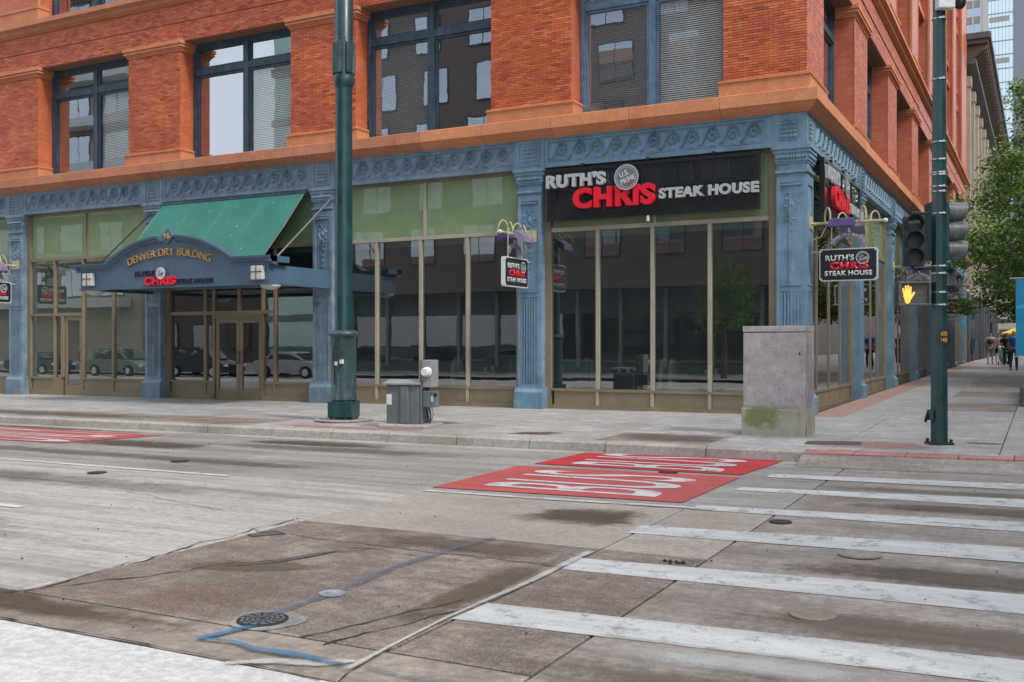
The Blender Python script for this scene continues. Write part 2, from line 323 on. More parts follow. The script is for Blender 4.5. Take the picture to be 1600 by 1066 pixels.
# ---------------------------------------------------------------- helpers
def link(o, parent=None):
    C.objects.link(o)
    if parent is not None: o.parent = parent
    return o
class MB:
    def __init__(s): s.v = []; s.f = []
    def add(s, vs, fs):
        k = len(s.v); s.v += [tuple(v) for v in vs]; s.f += [tuple(i + k for i in f) for f in fs]; return s
    def box(s, x0, x1, y0, y1, z0, z1):
        return s.add([(x0, y0, z0), (x1, y0, z0), (x1, y1, z0), (x0, y1, z0), (x0, y0, z1), (x1, y0, z1), (x1, y1, z1), (x0, y1, z1)],
                     [(0, 3, 2, 1), (4, 5, 6, 7), (0, 1, 5, 4), (1, 2, 6, 5), (2, 3, 7, 6), (3, 0, 4, 7)])
    def quad(s, a, b, c, d): return s.add([a, b, c, d], [(0, 1, 2, 3)])
    def cyl(s, p0, p1, r0, r1=None, n=16, cap=True):
        r1 = r0 if r1 is None else r1; p0, p1 = Vector(p0), Vector(p1); d = (p1 - p0).normalized()
        a = d.orthogonal().normalized(); b = d.cross(a)
        vs = []
        for p, r in ((p0, r0), (p1, r1)):
            for i in range(n):
                t = 2 * PI * i / n; vs.append(p + a * (r * math.cos(t)) + b * (r * math.sin(t)))
        fs = [(i, (i + 1) % n, n + (i + 1) % n, n + i) for i in range(n)]
        if cap: fs += [tuple(range(n - 1, -1, -1)), tuple(range(n, 2 * n))]
        return s.add(vs, fs)
    def lathe(s, prof, n=24, c=(0, 0, 0), ax='Z'):
        vs = []
        for r, z in prof:
            for i in range(n):
                t = 2 * PI * i / n; q = (r * math.cos(t), r * math.sin(t), z)
                if ax == 'X': q = (q[2], q[0], q[1])
                if ax == 'Y': q = (q[0], q[2], q[1])
                vs.append((q[0] + c[0], q[1] + c[1], q[2] + c[2]))
        m = len(prof); fs = [(j * n + i, j * n + (i + 1) % n, (j + 1) * n + (i + 1) % n, (j + 1) * n + i) for j in range(m - 1) for i in range(n)]
        fs += [tuple(range(n)), tuple(range((m - 1) * n, m * n))]
        return s.add(vs, fs)
    def tube(s, pts, r, n=8, rad=None):
        pts = [Vector(p) for p in pts]; k = len(pts); vs = []
        prev = None
        for i, p in enumerate(pts):
            d = (pts[min(i + 1, k - 1)] - pts[max(i - 1, 0)]).normalized()
            a = d.orthogonal().normalized() if prev is None else (prev - d * prev.dot(d)).normalized()
            prev = a; b = d.cross(a); rr = r if rad is None else rad[i]
            for j in range(n):
                t = 2 * PI * j / n; vs.append(p + a * (rr * math.cos(t)) + b * (rr * math.sin(t)))
        fs = [(i * n + j, i * n + (j + 1) % n, (i + 1) * n + (j + 1) % n, (i + 1) * n + j) for i in range(k - 1) for j in range(n)]
        fs += [tuple(range(n)), tuple(range((k - 1) * n, k * n))]
        return s.add(vs, fs)
    def prism_y(s, prof, y0, y1):            # profile of (x,z), extruded along y
        n = len(prof); vs = [(x, y0, z) for x, z in prof] + [(x, y1, z) for x, z in prof]
        fs = [(i, (i + 1) % n, n + (i + 1) % n, n + i) for i in range(n)] + [tuple(range(n)), tuple(range(n, 2 * n))]
        return s.add(vs, fs)
    def prism_x(s, prof, x0, x1):            # profile of (y,z), extruded along x
        n = len(prof); vs = [(x0, y, z) for y, z in prof] + [(x1, y, z) for y, z in prof]
        fs = [(i, (i + 1) % n, n + (i + 1) % n, n + i) for i in range(n)] + [tuple(range(n)), tuple(range(n, 2 * n))]
        return s.add(vs, fs)
    def mesh(s, name, fix=True):
        me = bpy.data.meshes.new(name); me.from_pydata(s.v, [], s.f)
        if fix:
            bm = bmesh.new(); bm.from_mesh(me); bmesh.ops.recalc_face_normals(bm, faces=bm.faces); bm.to_mesh(me); bm.free()
        return me
    def build(s, name, mat, parent=None, smooth=False, bevel=0, loc=None, rz=0, fix=True):
        me = s.mesh(name, fix); me.materials.append(mat)
        o = bpy.data.objects.new(name, me); link(o, parent)
        if smooth:
            for pl in me.polygons: pl.use_smooth = True
            try: me.set_sharp_from_angle(angle=R(35))
            except Exception: pass
        if bevel:
            md = o.modifiers.new('bevel', 'BEVEL'); md.width = bevel; md.segments = 2; md.limit_method = 'ANGLE'
        if loc: o.location = loc
        o.rotation_euler.z = rz
        return o
def inst(mesh, name, mat_, parent, loc, rz=0, scale=None):
    o = bpy.data.objects.new(name, mesh); link(o, parent); o.location = loc; o.rotation_euler.z = rz
    if scale: o.scale = scale
    return o
def tag(o, label=None, cat=None, group=None, kind=None):
    if label: o['label'] = label
    if cat: o['category'] = cat
    if group: o['group'] = group
    if kind: o['kind'] = kind
    return o
def thing(name, label, cat, loc=(0, 0, 0), rz=0, group=None):
    o = bpy.data.objects.new(name, None); link(o); o.location = loc; o.rotation_euler.z = rz; o.empty_display_size = 0.2
    return tag(o, label, cat, group)
def copy_tree(o, parent=None):
    c = o.copy(); C.objects.link(c)
    if parent is not None: c.parent = parent
    for ch in list(o.children): copy_tree(ch, c)
    return c
DG = None
def text_mesh(body, size=1.0, extrude=0.0, bold=0.0, width=None, height=None, align='LEFT'):
    cu = bpy.data.curves.new('t', 'FONT'); cu.body = body; cu.size = size; cu.extrude = 0; cu.offset = bold; cu.align_x = 'LEFT'
    cu.resolution_u = 4; cu.space_character = 1.0 + bold * 2.0 / size
    o = bpy.data.objects.new('t', cu); C.objects.link(o); bpy.context.view_layer.update()
    me = bpy.data.meshes.new_from_object(o.evaluated_get(bpy.context.evaluated_depsgraph_get()))
    bpy.data.objects.remove(o); bpy.data.curves.remove(cu)
    xs = [v.co.x for v in me.vertices]; ys = [v.co.y for v in me.vertices]
    x0, x1, y0, y1 = min(xs), max(xs), min(ys), max(ys)
    sx = width / (x1 - x0) if width else 1; sy = height / (y1 - y0) if height else 1
    if width and not height: sy = sx
    if height and not width: sx = sy
    off = -(x1 - x0) * sx / 2 if align == 'CENTER' else 0
    for v in me.vertices: v.co = ((v.co.x - x0) * sx + off, (v.co.y - y0) * sy, 0)
    if extrude:
        bm = bmesh.new(); bm.from_mesh(me)
        r = bmesh.ops.extrude_face_region(bm, geom=bm.faces[:])
        bmesh.ops.translate(bm, verts=[e for e in r['geom'] if isinstance(e, bmesh.types.BMVert)], vec=(0, 0, extrude))
        bmesh.ops.recalc_face_normals(bm, faces=bm.faces); bm.to_mesh(me); bm.free()
    return me
def upright(me, M4): me.transform(M4); return me
FRONT = Matrix.Rotation(R(90), 4, 'X')                       # text faces -Y
EAST = Matrix.Rotation(R(90), 4, 'Z') @ FRONT                # text faces +X
def put(me, name, mat, parent, loc, M4=FRONT):
    me.transform(M4); me.materials.append(mat); me.name = name
    o = bpy.data.objects.new(name, me); link(o, parent); o.location = loc; return o
def word(body, x, z, w, h, ext, bold, mat, parent, y, M4=FRONT, name='letter', ux=(1, 0)):
    # each letter is an object of its own; spacing from single letter widths
    full = text_mesh(body, 1.0, 0, bold)
    xs = [v.co.x for v in full.vertices]; W = max(xs)
    heights = max(v.co.y for v in text_mesh('H', 1.0, 0, bold).vertices)
    bm = bmesh.new(); bm.from_mesh(full); bm.verts.ensure_lookup_table()
    seen = set(); isl = []
    for v in bm.verts:
        if v.index in seen: continue
        st = [v]; comp = []
        seen.add(v.index)
        while st:
            q = st.pop(); comp.append(q)
            for e in q.link_edges:
                o2 = e.other_vert(q)
                if o2.index not in seen: seen.add(o2.index); st.append(o2)
        isl.append(comp)
    fb = max(v.co.y for v in bm.verts)
    for comp in isl:
        ids = {v.index: i for i, v in enumerate(comp)}
        fs = {f for v in comp for f in v.link_faces}
        me = bpy.data.meshes.new(name)
        me.from_pydata([(v.co.x / W * w, v.co.y / fb * h, 0) for v in comp], [], [tuple(ids[v.index] for v in f.verts) for f in fs])
        b2 = bmesh.new(); b2.from_mesh(me)
        r = bmesh.ops.extrude_face_region(b2, geom=b2.faces[:])
        bmesh.ops.translate(b2, verts=[e for e in r['geom'] if isinstance(e, bmesh.types.BMVert)], vec=(0, 0, ext))
        bmesh.ops.recalc_face_normals(b2, faces=b2.faces); b2.to_mesh(me); b2.free()
        put(me, name, mat, parent, (x, y, z), M4)
    bm.free()
def poly_sheet(name, pts, off, mat, parent=None, thick=0.0, road=True, kind=None):
    z = [gz(x, y) + (ROAD if road else 0) + off for x, y in pts]; n = len(pts)
    mb = MB()
    if thick:
        vs = [(x, y, zz) for (x, y), zz in zip(pts, z)] + [(x, y, zz - thick) for (x, y), zz in zip(pts, z)]
        mb.add(vs, [tuple(range(n)), tuple(range(2 * n - 1, n - 1, -1))] + [(i, n + i, n + (i + 1) % n, (i + 1) % n) for i in range(n)])
    else: mb.add([(x, y, zz) for (x, y), zz in zip(pts, z)], [tuple(range(n))])
    o = mb.build(name, mat, parent)
    if kind: o['kind'] = kind
    return o
def strip(name, pts, w, off, mat, parent=None, road=True, jitter=0.0, rnd=random):
    # ribbon draped on the ground along a polyline; w may be a list
    P2 = [Vector(p) for p in pts]; n = len(P2); vs = []
    for i, p in enumerate(P2):
        d = (P2[min(i + 1, n - 1)] - P2[max(i - 1, 0)]).normalized(); nn = Vector((-d.y, d.x))
        ww = (w[i] if isinstance(w, list) else w) / 2
        for s_ in (1, -1):
            q = p + nn * (ww * s_ * (1 + rnd.uniform(-jitter, jitter)))
            vs.append((q.x, q.y, gz(q.x, q.y) + (ROAD if road else 0) + off))
    return MB().add(vs, [(2 * i, 2 * i + 1, 2 * i + 3, 2 * i + 2) for i in range(n - 1)]).build(name, mat, parent)
def soft(name, pts, off, mat, parent, road=True, n=10):
    # quad stain with a 'fade' attribute that falls off towards its edges
    a, b, c, d = [Vector(p) for p in pts]; vs = []; fd = []
    for j in range(n + 1):
        for i in range(n + 1):
            u, v = i / n, j / n; p = a.lerp(b, u).lerp(d.lerp(c, u), v)
            vs.append((p.x, p.y, gz(p.x, p.y) + (ROAD if road else 0) + off))
            fd.append(min(1, 3.4 * min(u, 1 - u)) * min(1, 2.6 * min(v, 1 - v)))
    m = n + 1
    me = bpy.data.meshes.new(name); me.from_pydata(vs, [], [(j * m + i, j * m + i + 1, (j + 1) * m + i + 1, (j + 1) * m + i) for j in range(n) for i in range(n)])
    at = me.attributes.new('fade', 'FLOAT', 'POINT'); at.data.foreach_set('value', fd)
    me.materials.append(mat); o = bpy.data.objects.new(name, me); link(o, parent); return o
def softstrip(name, pts, w, off, mat, parent, road=True):
    P2 = [Vector(p) for p in pts]; Q = []; W = []
    for i in range(len(P2) - 1):
        for k in range(6):
            Q.append(P2[i].lerp(P2[i + 1], k / 6)); w0 = w[i] if isinstance(w, list) else w; w1 = w[i + 1] if isinstance(w, list) else w; W.append(w0 + (w1 - w0) * k / 6)
    Q.append(P2[-1]); W.append(w[-1] if isinstance(w, list) else w); n = len(Q); vs = []; fd = []
    for i, p in enumerate(Q):
        d = (Q[min(i + 1, n - 1)] - Q[max(i - 1, 0)]).normalized(); nn = Vector((-d.y, d.x))
        for s_, f_ in ((1.3, 0), (.5, 1), (-.5, 1), (-1.3, 0)):
            q = p + nn * W[i] * .5 * s_; vs.append((q.x, q.y, gz(q.x, q.y) + (ROAD if road else 0) + off)); fd.append(f_ if 0 < i < n - 1 else 0)
    me = bpy.data.meshes.new(name); me.from_pydata(vs, [], [(4 * i + j, 4 * i + j + 1, 4 * i + j + 5, 4 * i + j + 4) for i in range(n - 1) for j in range(3)])
    at = me.attributes.new('fade', 'FLOAT', 'POINT'); at.data.foreach_set('value', fd)
    me.materials.append(mat); o = bpy.data.objects.new(name, me); link(o, parent); return o
def jag(p, q, n, amp, rnd):
    p, q = Vector(p), Vector(q); d = q - p; nn = Vector((-d.y, d.x)).normalized(); off = 0; out = []
    for i in range(n + 1):
        off = off * 0.7 + rnd.uniform(-amp, amp)
        k = 0 if i in (0, n) else 1
        out.append(tuple(p + d * (i / n) + nn * off * k))
    return out

# ================================================================ SETTING: ground, road, pavement
rg = random.Random(3)
CM = dict(
    pale=concrete('concrete_pale', (0.40, 0.385, 0.36), streak=0.55, stain=0.12, rough=0.75),
    grey=concrete('concrete_grey', (0.31, 0.295, 0.275), streak=0.55, stain=0.25, rough=0.7),
    tan=concrete('concrete_tan', (0.38, 0.335, 0.29), streak=0.18, stain=0.18, rough=0.75),
    brown=concrete('concrete_worn_aggregate', (0.255, 0.205, 0.168), streak=0.25, stain=0.75, agg=0.5, staincol=(0.12, 0.08, 0.052), rough=0.7),
    dirty=concrete('concrete_dirty', (0.29, 0.245, 0.205), streak=0.35, stain=0.75, staincol=(0.10, 0.07, 0.042), rough=0.65, grooves=0.6),
    cross=concrete('concrete_crossing', (0.30, 0.262, 0.23), streak=0.45, stain=0.5, staincol=(0.13, 0.095, 0.065), rough=0.7, grooves=0.8),
    white=concrete('concrete_white', (0.56, 0.55, 0.53), streak=0.1, stain=0.1, rough=0.8),
    walk=concrete('pavement_concrete', (0.40, 0.385, 0.37), streak=0.25, stain=0.5, staincol=(0.23, 0.195, 0.17), rough=0.75),
    walk_stain_shade=concrete('pavement_stain_shade', (0.31, 0.265, 0.225), streak=0.2, stain=0.6, staincol=(0.12, 0.085, 0.065), rough=0.55),
    kerb=concrete('kerb_concrete', (0.40, 0.37, 0.335), streak=0.25, stain=0.45, staincol=(0.14, 0.11, 0.09), rough=0.75),
    red=concrete('red_pavers', (0.46, 0.21, 0.18), streak=0.2, stain=0.5, staincol=(0.25, 0.13, 0.11), rough=0.75),
    pinkwalk=concrete('pink_band', (0.40, 0.24, 0.19), streak=0.2, stain=0.3, staincol=(0.25, 0.18, 0.14), rough=0.8))
M['joint'] = plain('joint_dirt', (0.055, 0.047, 0.04), 0.95)
M['crack'] = plain('crack_dirt', (0.02, 0.018, 0.016), 0.95)

def sheet(name, xs, ys, off, mat):
    mb = MB()
    vs = [(x, y, gz(x, y) + off) for y in ys for x in xs]; n = len(xs)
    mb.add(vs, [(j * n + i, j * n + i + 1, (j + 1) * n + i + 1, (j + 1) * n + i) for j in range(len(ys) - 1) for i in range(n - 1)])
    return mb.build(name, mat, fix=False)
ground = sheet('ground', [-600, -200, -45, 0, 20, 60, 200, 600], [-600, -150, -40, 0, 48, 120, 300, 900], -0.42, M['joint']); tag(ground, kind='structure')
road = sheet('road', [-200, -45, 0, 20, 60, 200], [-24, -20, -10, -6.3], ROAD - 0.03, M['joint']); tag(road, kind='structure')
def slab(x0, x1, y0, y1, mat, parent, road_=True, name='concrete_slab', gap=0.009, th=0.03, off=0.0, bev=0.012):
    dz = rg.uniform(-0.001, 0.001)
    X0, X1, Y0, Y1 = x0 + gap, x1 - gap, y0 + gap, y1 - gap
    base = (ROAD if road_ else 0) + off + dz
    def zc(x, y, d=0): return (x, y, gz(x, y) + base - d)
    b = bev
    vs = [zc(X0, Y0, th), zc(X1, Y0, th), zc(X1, Y1, th), zc(X0, Y1, th), zc(X0, Y0, .006), zc(X1, Y0, .006), zc(X1, Y1, .006), zc(X0, Y1, .006),
          zc(X0 + b, Y0 + b), zc(X1 - b, Y0 + b), zc(X1 - b, Y1 - b), zc(X0 + b, Y1 - b)]
    fs = [(8, 9, 10, 11), (4, 5, 9, 8), (5, 6, 10, 9), (6, 7, 11, 10), (7, 4, 8, 11), (0, 1, 5, 4), (1, 2, 6, 5), (2, 3, 7, 6), (3, 0, 4, 7)]
    return MB().add(vs, fs).build(name, mat, parent, fix=False)
cols = [-60, -45, -32.5, -24.9, -21.1, -17.3, -13.5, -9.7, -5.85, -2.03, 1.78, 5.6, 9.4, 13.2, 17, 30]
rows = [-24, -19.6, -15.78, -12.42, -10.3, -7.92, -6.3]
for i in range(len(cols) - 1):
    for j in range(len(rows) - 1):
        x0, x1, y0, y1 = cols[i], cols[i + 1], rows[j], rows[j + 1]
        if j == 0 or j == 1: m = 'white' if x1 < 1.9 else 'cross'
        elif x0 >= 1.7: m = 'cross'
        elif j == 2: m = 'pale'
        elif j == 3: m = 'pale' if x1 < -2 else 'tan'
        elif j == 4: m = 'grey' if x1 < -2 else 'grey'
        else: m = 'grey'
        if j == 2 and abs(x0 + 2.03) < .1:
            slab(-2.03, 1.78, -15.78, -15.28, CM['dirty'], road)
            slab(-2.03, 0.92, -15.28, -12.36, CM['brown'], road)
            slab(0.92, 1.78, -15.28, -12.36, CM['brown'], road)
            continue
        if j == 2 and x1 < -2:
            slab(x0, x1, -15.78, -15.28, CM['dirty'], road); slab(x0, x1, -15.28, y1, CM[m], road); continue
        if j == 3 and abs(x0 + 2.03) < .1:
            slab(-2.03, 0.92, -12.36, y1, CM['tan'], road); slab(0.92, 1.78, -12.36, y1, CM['tan'], road); continue
        slab(x0, x1, y0, y1, CM[m], road)
# gutter pans and kerb stones in front of the left pavement
kerb = thing('kerb', None, None); kerb['kind'] = 'structure'
kx = [-60, -40, -30, -25.5, -22.5, -20.4, -18.4, -16.4, -14.9, -13.34, -11.16, -9.45, -7.95, -6.64, -5.48, -4.18, -2.9, -1.66, -0.15, 1.2]
for a, b in zip(kx[:-1], kx[1:]):
    slab(a, b, -6.3, -6.06, CM['kerb'], road, name='gutter_pan', off=0.003)
    g = 0.007; prof = [(-6.06, ROAD - .05), (-6.035, -0.03), (-6.0, -0.004), (-5.97, 0.004), (-5.84, 0.004), (-5.84, ROAD - .05)]
    vs = []
    drop = lambda x: 0.0
    for x in (a + g, b - g):
        vs += [(x, y, gz(x, y) + z - (drop(x) if z > -.1 else 0)) for y, z in prof]
    n = len(prof)
    MB().add(vs, [(i, (i + 1) % n, n + (i + 1) % n, n + i) for i in range(n)] + [tuple(range(n)), tuple(range(n, 2 * n))]).build('kerb_stone', CM['kerb'], kerb)
# flush red paver strip of the corner ramp
for k in range(14):
    x0 = 1.2 + k * 0.62
    ys = [(-6.22, -5.62)]
    poly_sheet('red_paver', [(x0 + .006, -6.25 + 0.10 * k * .62), (x0 + .614, -6.25 + .10 * (k + 1) * .62), (x0 + .614, -5.72 + .10 * (k + 1) * .62), (x0 + .006, -5.72 + .1 * k * .62)], -0.004, CM['red'], kerb, thick=0.12, road=False)
for k in range(14):
    x0, x1 = 1.2 + .62 * k, 1.2 + .62 * (k + 1); yk = lambda x: -6.25 + .1 * (x - 1.2)
    MB().add([(x0, yk(x0) - .33, gz(x0, yk(x0)) + ROAD + .006), (x1, yk(x1) - .33, gz(x1, yk(x1)) + ROAD + .006), (x1, yk(x1) + .0, gz(x1, yk(x1)) - .022), (x0, yk(x0) + .0, gz(x0, yk(x0)) - .022)], [(0, 1, 2, 3)]).build('ramp_gutter', CM['cross'], road, fix=False)
# pavement
walk = sheet('pavement', [-200, -45, 0, 20, 60], [-5.84, 0, 0.4], -0.045, M['joint']); tag(walk, kind='structure')
walk2 = sheet('side_pavement', [-0.25, 3.6, 14], [0.4, 20, 48, 120, 300], -0.045, M['joint']); tag(walk2, kind='structure')
wx = [-60, -40, -30, -26, -24.0, -22.1, -20.2, -18.3, -16.35, -14.4, -12.5, -10.6, -8.7, -6.8, -4.9, -3.4, -1.95, -0.25, 1.45, 3.5, 5.5, 8, 14]
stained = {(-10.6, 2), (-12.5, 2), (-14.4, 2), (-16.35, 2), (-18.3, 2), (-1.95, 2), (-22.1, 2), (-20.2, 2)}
for i in range(len(wx) - 1):
    for j, (y0, y1) in enumerate([(-2.55, 0.3), (-4.45, -2.55), (-5.84, -4.45)]):
        a, b = wx[i], wx[i + 1]
        if a >= 1.4 and j == 2: y0 = -5.72 + 0.1 * (a - 1.2)
        m = 'walk_stain_shade' if (a, j) in stained else 'walk'
        if a >= -.3 and j == 0: y1 = 0.0
        off = 0
        slab(a, b, y0, y1, CM[m], walk, False, 'pavement_slab', gap=0.006, th=0.04)
sy = [0.0, 2.6, 5.3, 8.0, 10.8, 13.6, 16.4, 19.4, 22.4, 25.4, 28.6, 32, 36, 40, 44, 48]
for i in range(len(sy) - 1):
    slab(0.62, 2.0 - .0, sy[i], sy[i + 1], CM['walk'], walk2, False, 'pavement_slab', gap=0.006, th=0.04)
    slab(2.0, 3.5, sy[i], sy[i + 1], CM['walk_stain_shade'] if i in (1, 3, 5, 6) else CM['walk'], walk2, False, 'pavement_slab', gap=0.006, th=0.04)  # darker slabs carry wetness and tree shadow in their colour
    slab(0.0, 0.62, sy[i], sy[i + 1], CM['pinkwalk'], walk2, False, 'border_slab', gap=0.004, th=0.04)
    slab(3.5, 5.6, sy[i], sy[i + 1], CM['walk'], walk2, False, 'pavement_slab', gap=0.006, th=0.04)
    slab(5.6, 14, sy[i], sy[i + 1], CM['grey'], walk2, False, 'pavement_slab', gap=0.006, th=0.04)
for a, b in ((48, 60), (60, 80), (80, 110), (110, 150), (150, 220)):
    slab(0, 14, a, b, CM['walk'], walk2, False, 'pavement_slab', gap=0.006, th=0.04)
farwalk = sheet('far_pavement', [-200, -45, 0, 20, 60], [-60, -40, -24], 0.0, CM['walk']); tag(farwalk, kind='structure')

# road paint and marks
M['wpaint'] = paint_layer('white_road_paint', (0.58, 0.59, 0.585), wear=0.85, scale=4.5, cover=0.485)
M['wpaint_worn'] = paint_layer('white_road_paint_worn', (0.60, 0.60, 0.59), wear=0.95, scale=3.5, cover=0.52)
M['rpaint'] = paint_layer('red_road_paint', (0.50, 0.028, 0.035), wear=0.25, scale=3, cover=0.36)
M['rpaint_pale'] = paint_layer('faded_red_road_paint', (0.47, 0.085, 0.08), wear=0.5, scale=3, cover=0.42)
M['residue'] = paint_layer('white_residue_mat', (0.58, 0.57, 0.55), wear=1, scale=6, fade=True, op=.8)
M['bpaint'] = paint_layer('blue_spray_paint', (0.03, 0.18, 0.34), wear=0.95, scale=9, cover=0.50, fade=True, op=.8)
M['bpaint_faint'] = paint_layer('faint_blue_spray_paint', (0.13, 0.17, 0.25), wear=1.0, scale=5, cover=0.58, fade=True, op=.5)
bars = [((1.25, -6.38), (1.21, -6.61), (3.79, -6.37), (3.79, -5.99)), ((1.09, -7.42), (1.10, -7.73), (3.81, -7.59), (3.81, -7.12)),
        ((1.06, -8.66), (1.01, -8.89), (3.83, -8.85), (3.82, -8.30)), ((0.98, -10.04), (0.97, -10.29), (3.85, -10.21), (3.84, -9.72)),
        ((0.87, -11.31), (0.87, -11.67), (3.87, -11.50), (3.86, -10.92)), ((0.93, -12.76), (0.94, -13.15), (3.89, -13.03), (3.89, -12.52)),
        ((0.93, -14.2), (0.91, -14.61), (3.91, -14.40), (3.91, -13.98))]
for a, b, c, d in bars:
    e = 1.45 / 2.8
    c2 = (c[0] + (c[0] - b[0]) * e, c[1] + (c[1] - b[1]) * e); d2 = (d[0] + (d[0] - a[0]) * e, d[1] + (d[1] - a[1]) * e)
    poly_sheet('crossing_bar', [b, c2, d2, a], 0.0045, M['wpaint'], road)
poly_sheet('crossing_bar', [(0.9, -16.05), (5.4, -15.95), (5.4, -15.5), (2.6, -15.56)], 0.008, M['wpaint_worn'], road)
poly_sheet('red_lane_patch', [(-1.98, -7.72), (0.78, -7.70), (0.93, -6.0), (-1.88, -6.22)], 0.008, M['rpaint'], road)
poly_sheet('red_lane_patch', [(-2.06, -10.12), (0.80, -9.97), (0.83, -7.9), (-2.06, -8.02)], 0.008, M['rpaint_pale'], road)
poly_sheet('red_lane_patch', [(-17.2, -8.62), (-10.35, -8.46), (-9.8, -6.75), (-17.2, -6.75)], 0.008, M['rpaint_pale'], road)
def road_word(body, x_top, x_bot, y0, y1, bold=0.03):
    # letters stretched along the lane, tops towards -X
    gapw = 0.0
    me = text_mesh(body, 1.0, 0, bold, width=y1 - y0, height=x_bot - x_top)
    for v in me.vertices:
        X, Y = v.co.x, v.co.y
        x = x_bot - Y; y = y0 + X
        v.co = (x, y, gz(x, y) + ROAD + 0.013)
    me.materials.append(M['wpaint']); o = bpy.data.objects.new('road_lettering', me); link(o, road)
road_word('BUS', -1.55, 0.52, -7.55, -6.22, 0.006)
road_word('BUS', -1.62, 0.47, -9.78, -8.25, 0.006)
road_word('ONLY', -14.6, -10.35, -8.45, -6.85, 0.0)
strip('lane_line', [(-16, -10.32), (-11.4, -10.3), (-6.8, -10.36), (-4.85, -10.36)], 0.11, 0.008, M['wpaint'], road)
strip('lane_line', [(-2.0, -10.36), (-0.6, -10.33), (1.2, -10.2)], 0.10, 0.008, M['wpaint_worn'], road)
strip('lane_line', [(-8.0, -13.0), (-5.07, -13.03)], 0.11, 0.008, M['wpaint'], road)
softstrip('blue_utility_mark', [(-0.02, -12.3), (-0.1, -12.9), (-0.16, -13.6), (-0.09, -14.3), (-0.10, -14.9), (-0.06, -15.2)], 0.10, 0.012, M['bpaint_faint'], road)
softstrip('blue_utility_mark', [(0.02, -15.15), (-0.07, -15.40), (-0.13, -15.6)], [.05, .09, .07], 0.014, M['bpaint'], road)
softstrip('blue_utility_mark', [(-0.16, -15.60), (0.1, -15.55), (0.3, -15.6), (0.6, -15.58), (0.9, -15.60)], [.05, .04, .07, .09, .05], 0.018, M['bpaint'], road)
softstrip('blue_utility_mark', [(0.98, -15.58), (1.2, -15.6), (1.6, -15.57), (2.2, -15.62)], .045, 0.014, M['bpaint_faint'], road)
softstrip('white_residue', [(0.28, -15.85), (0.50, -15.70), (0.75, -15.62), (0.90, -15.5)], [.06, .10, .12, .05], 0.010, M['residue'], road)
softstrip('white_residue', [(0.93, -15.7), (0.90, -15.2), (0.88, -14.6), (0.92, -13.6), (0.9, -12.42)], [.06, .03, .03, .07, .08], 0.012, M['residue'], road)
# cracks
rc = random.Random(11)
for pts, w in [(jag((-2.1, -15.5), (-1.0, -13.55), 26, .035, rc), .022), (jag((-1.0, -13.55), (-0.55, -13.05), 14, .03, rc), .014), (jag((-2.02, -14.4), (-2.12, -12.4), 16, .05, rc), .025),
               (jag((-2.1, -12.95), (0.92, -13.1), 30, .03, rc), .016), (jag((-2.05, -13.7), (-1.95, -15.2), 14, .03, rc), .02),
               (jag((-12, -15.78), (-2.0, -15.76), 50, .02, rc), .022), (jag((-2.0, -15.78), (0.9, -15.82), 26, .02, rc), .022), (jag((1.0, -15.9), (0.92, -15.25), 10, .012, rc), .014),
               (jag((0.35, -15.3), (0.75, -14.2), 14, .02, rc), .03), (jag((0.55, -15.35), (0.88, -14.4), 14, .02, rc), .022), (jag((-0.95, -13.2), (-0.1, -13.2), 12, .03, rc), .012),
               (jag((-5.0, -11.8), (-3.1, -12.3), 14, .03, rc), .010), (jag((2.6, -9.2), (3.9, -9.05), 12, .03, rc), .012), (jag((-9, -8.9), (-6.5, -8.6), 14, .05, rc), .02)]:
    strip('crack', pts, [w * 0.62 * (0.25 + 1.2 * rc.random()) for _ in pts], 0.006, M['crack'], road, jitter=.5, rnd=rc)
M['patch'] = concrete('asphalt_patch', (0.07, 0.07, 0.072), agg=0.3, stain=0.0, rough=0.85)
poly_sheet('asphalt_patch', [(-1.28, -14.15), (-1.16, -14.0), (-1.0, -13.55), (-0.88, -13.35), (-0.93, -13.6), (-1.06, -13.95)], 0.010, M['patch'], road, thick=0.004)
poly_sheet('asphalt_patch', [(-2.0, -13.15), (-1.9, -13.2), (-1.72, -12.98), (-1.9, -12.9)], 0.010, M['patch'], road, thick=0.004)
# manhole and valve covers
M['iron'] = plain('cast_iron', (0.06, 0.058, 0.056), 0.45, 0.6)
M['iron_rust'] = plain('rusty_iron', (0.11, 0.075, 0.055), 0.7, 0.3)
def cover(x, y, r, label, mat, ringed=False, collar=False):
    z = gz(x, y) + ROAD
    t_ = thing('manhole_cover' if r > .09 else 'valve_cover', label, 'manhole cover' if r > .09 else 'valve cover', (x, y, z + 0.004))
    mb = MB().lathe([(r * .9, 0.001), (r, 0.001), (r, 0.009), (r * .93, 0.010)], 28)
    mb.build('cover_rim', mat, t_)
    d = MB().lathe([(0.001, 0.0075), (r * .88, 0.0075), (r * .88, 0.0)], 28)
    d.build('cover_plate', mat, t_)
    if ringed:
        mb = MB()
        for q in (0.2, 0.4, 0.6, 0.8):
            k = 26
            for s_ in range(0, k, 2):
                a0, a1 = 2 * PI * s_ / k, 2 * PI * (s_ + 1.3) / k
                mb.add([(r * (q - .06) * math.cos(a0), r * (q - .06) * math.sin(a0), .012), (r * (q + .06) * math.cos(a0), r * (q + .06) * math.sin(a0), .012),
                        (r * (q + .06) * math.cos(a1), r * (q + .06) * math.sin(a1), .012), (r * (q - .06) * math.cos(a1), r * (q - .06) * math.sin(a1), .012)], [(0, 1, 2, 3)])
        mb.build('raised_pattern', M['grey_metal'], t_)
    return t_
col_ = [(-0.05 + .22 * math.cos(a) * (1 + .12 * math.sin(3 * a)), -15.12 + .22 * math.sin(a) * (1 + .1 * math.cos(2 * a))) for a in [2 * PI * i / 20 for i in range(20)]]
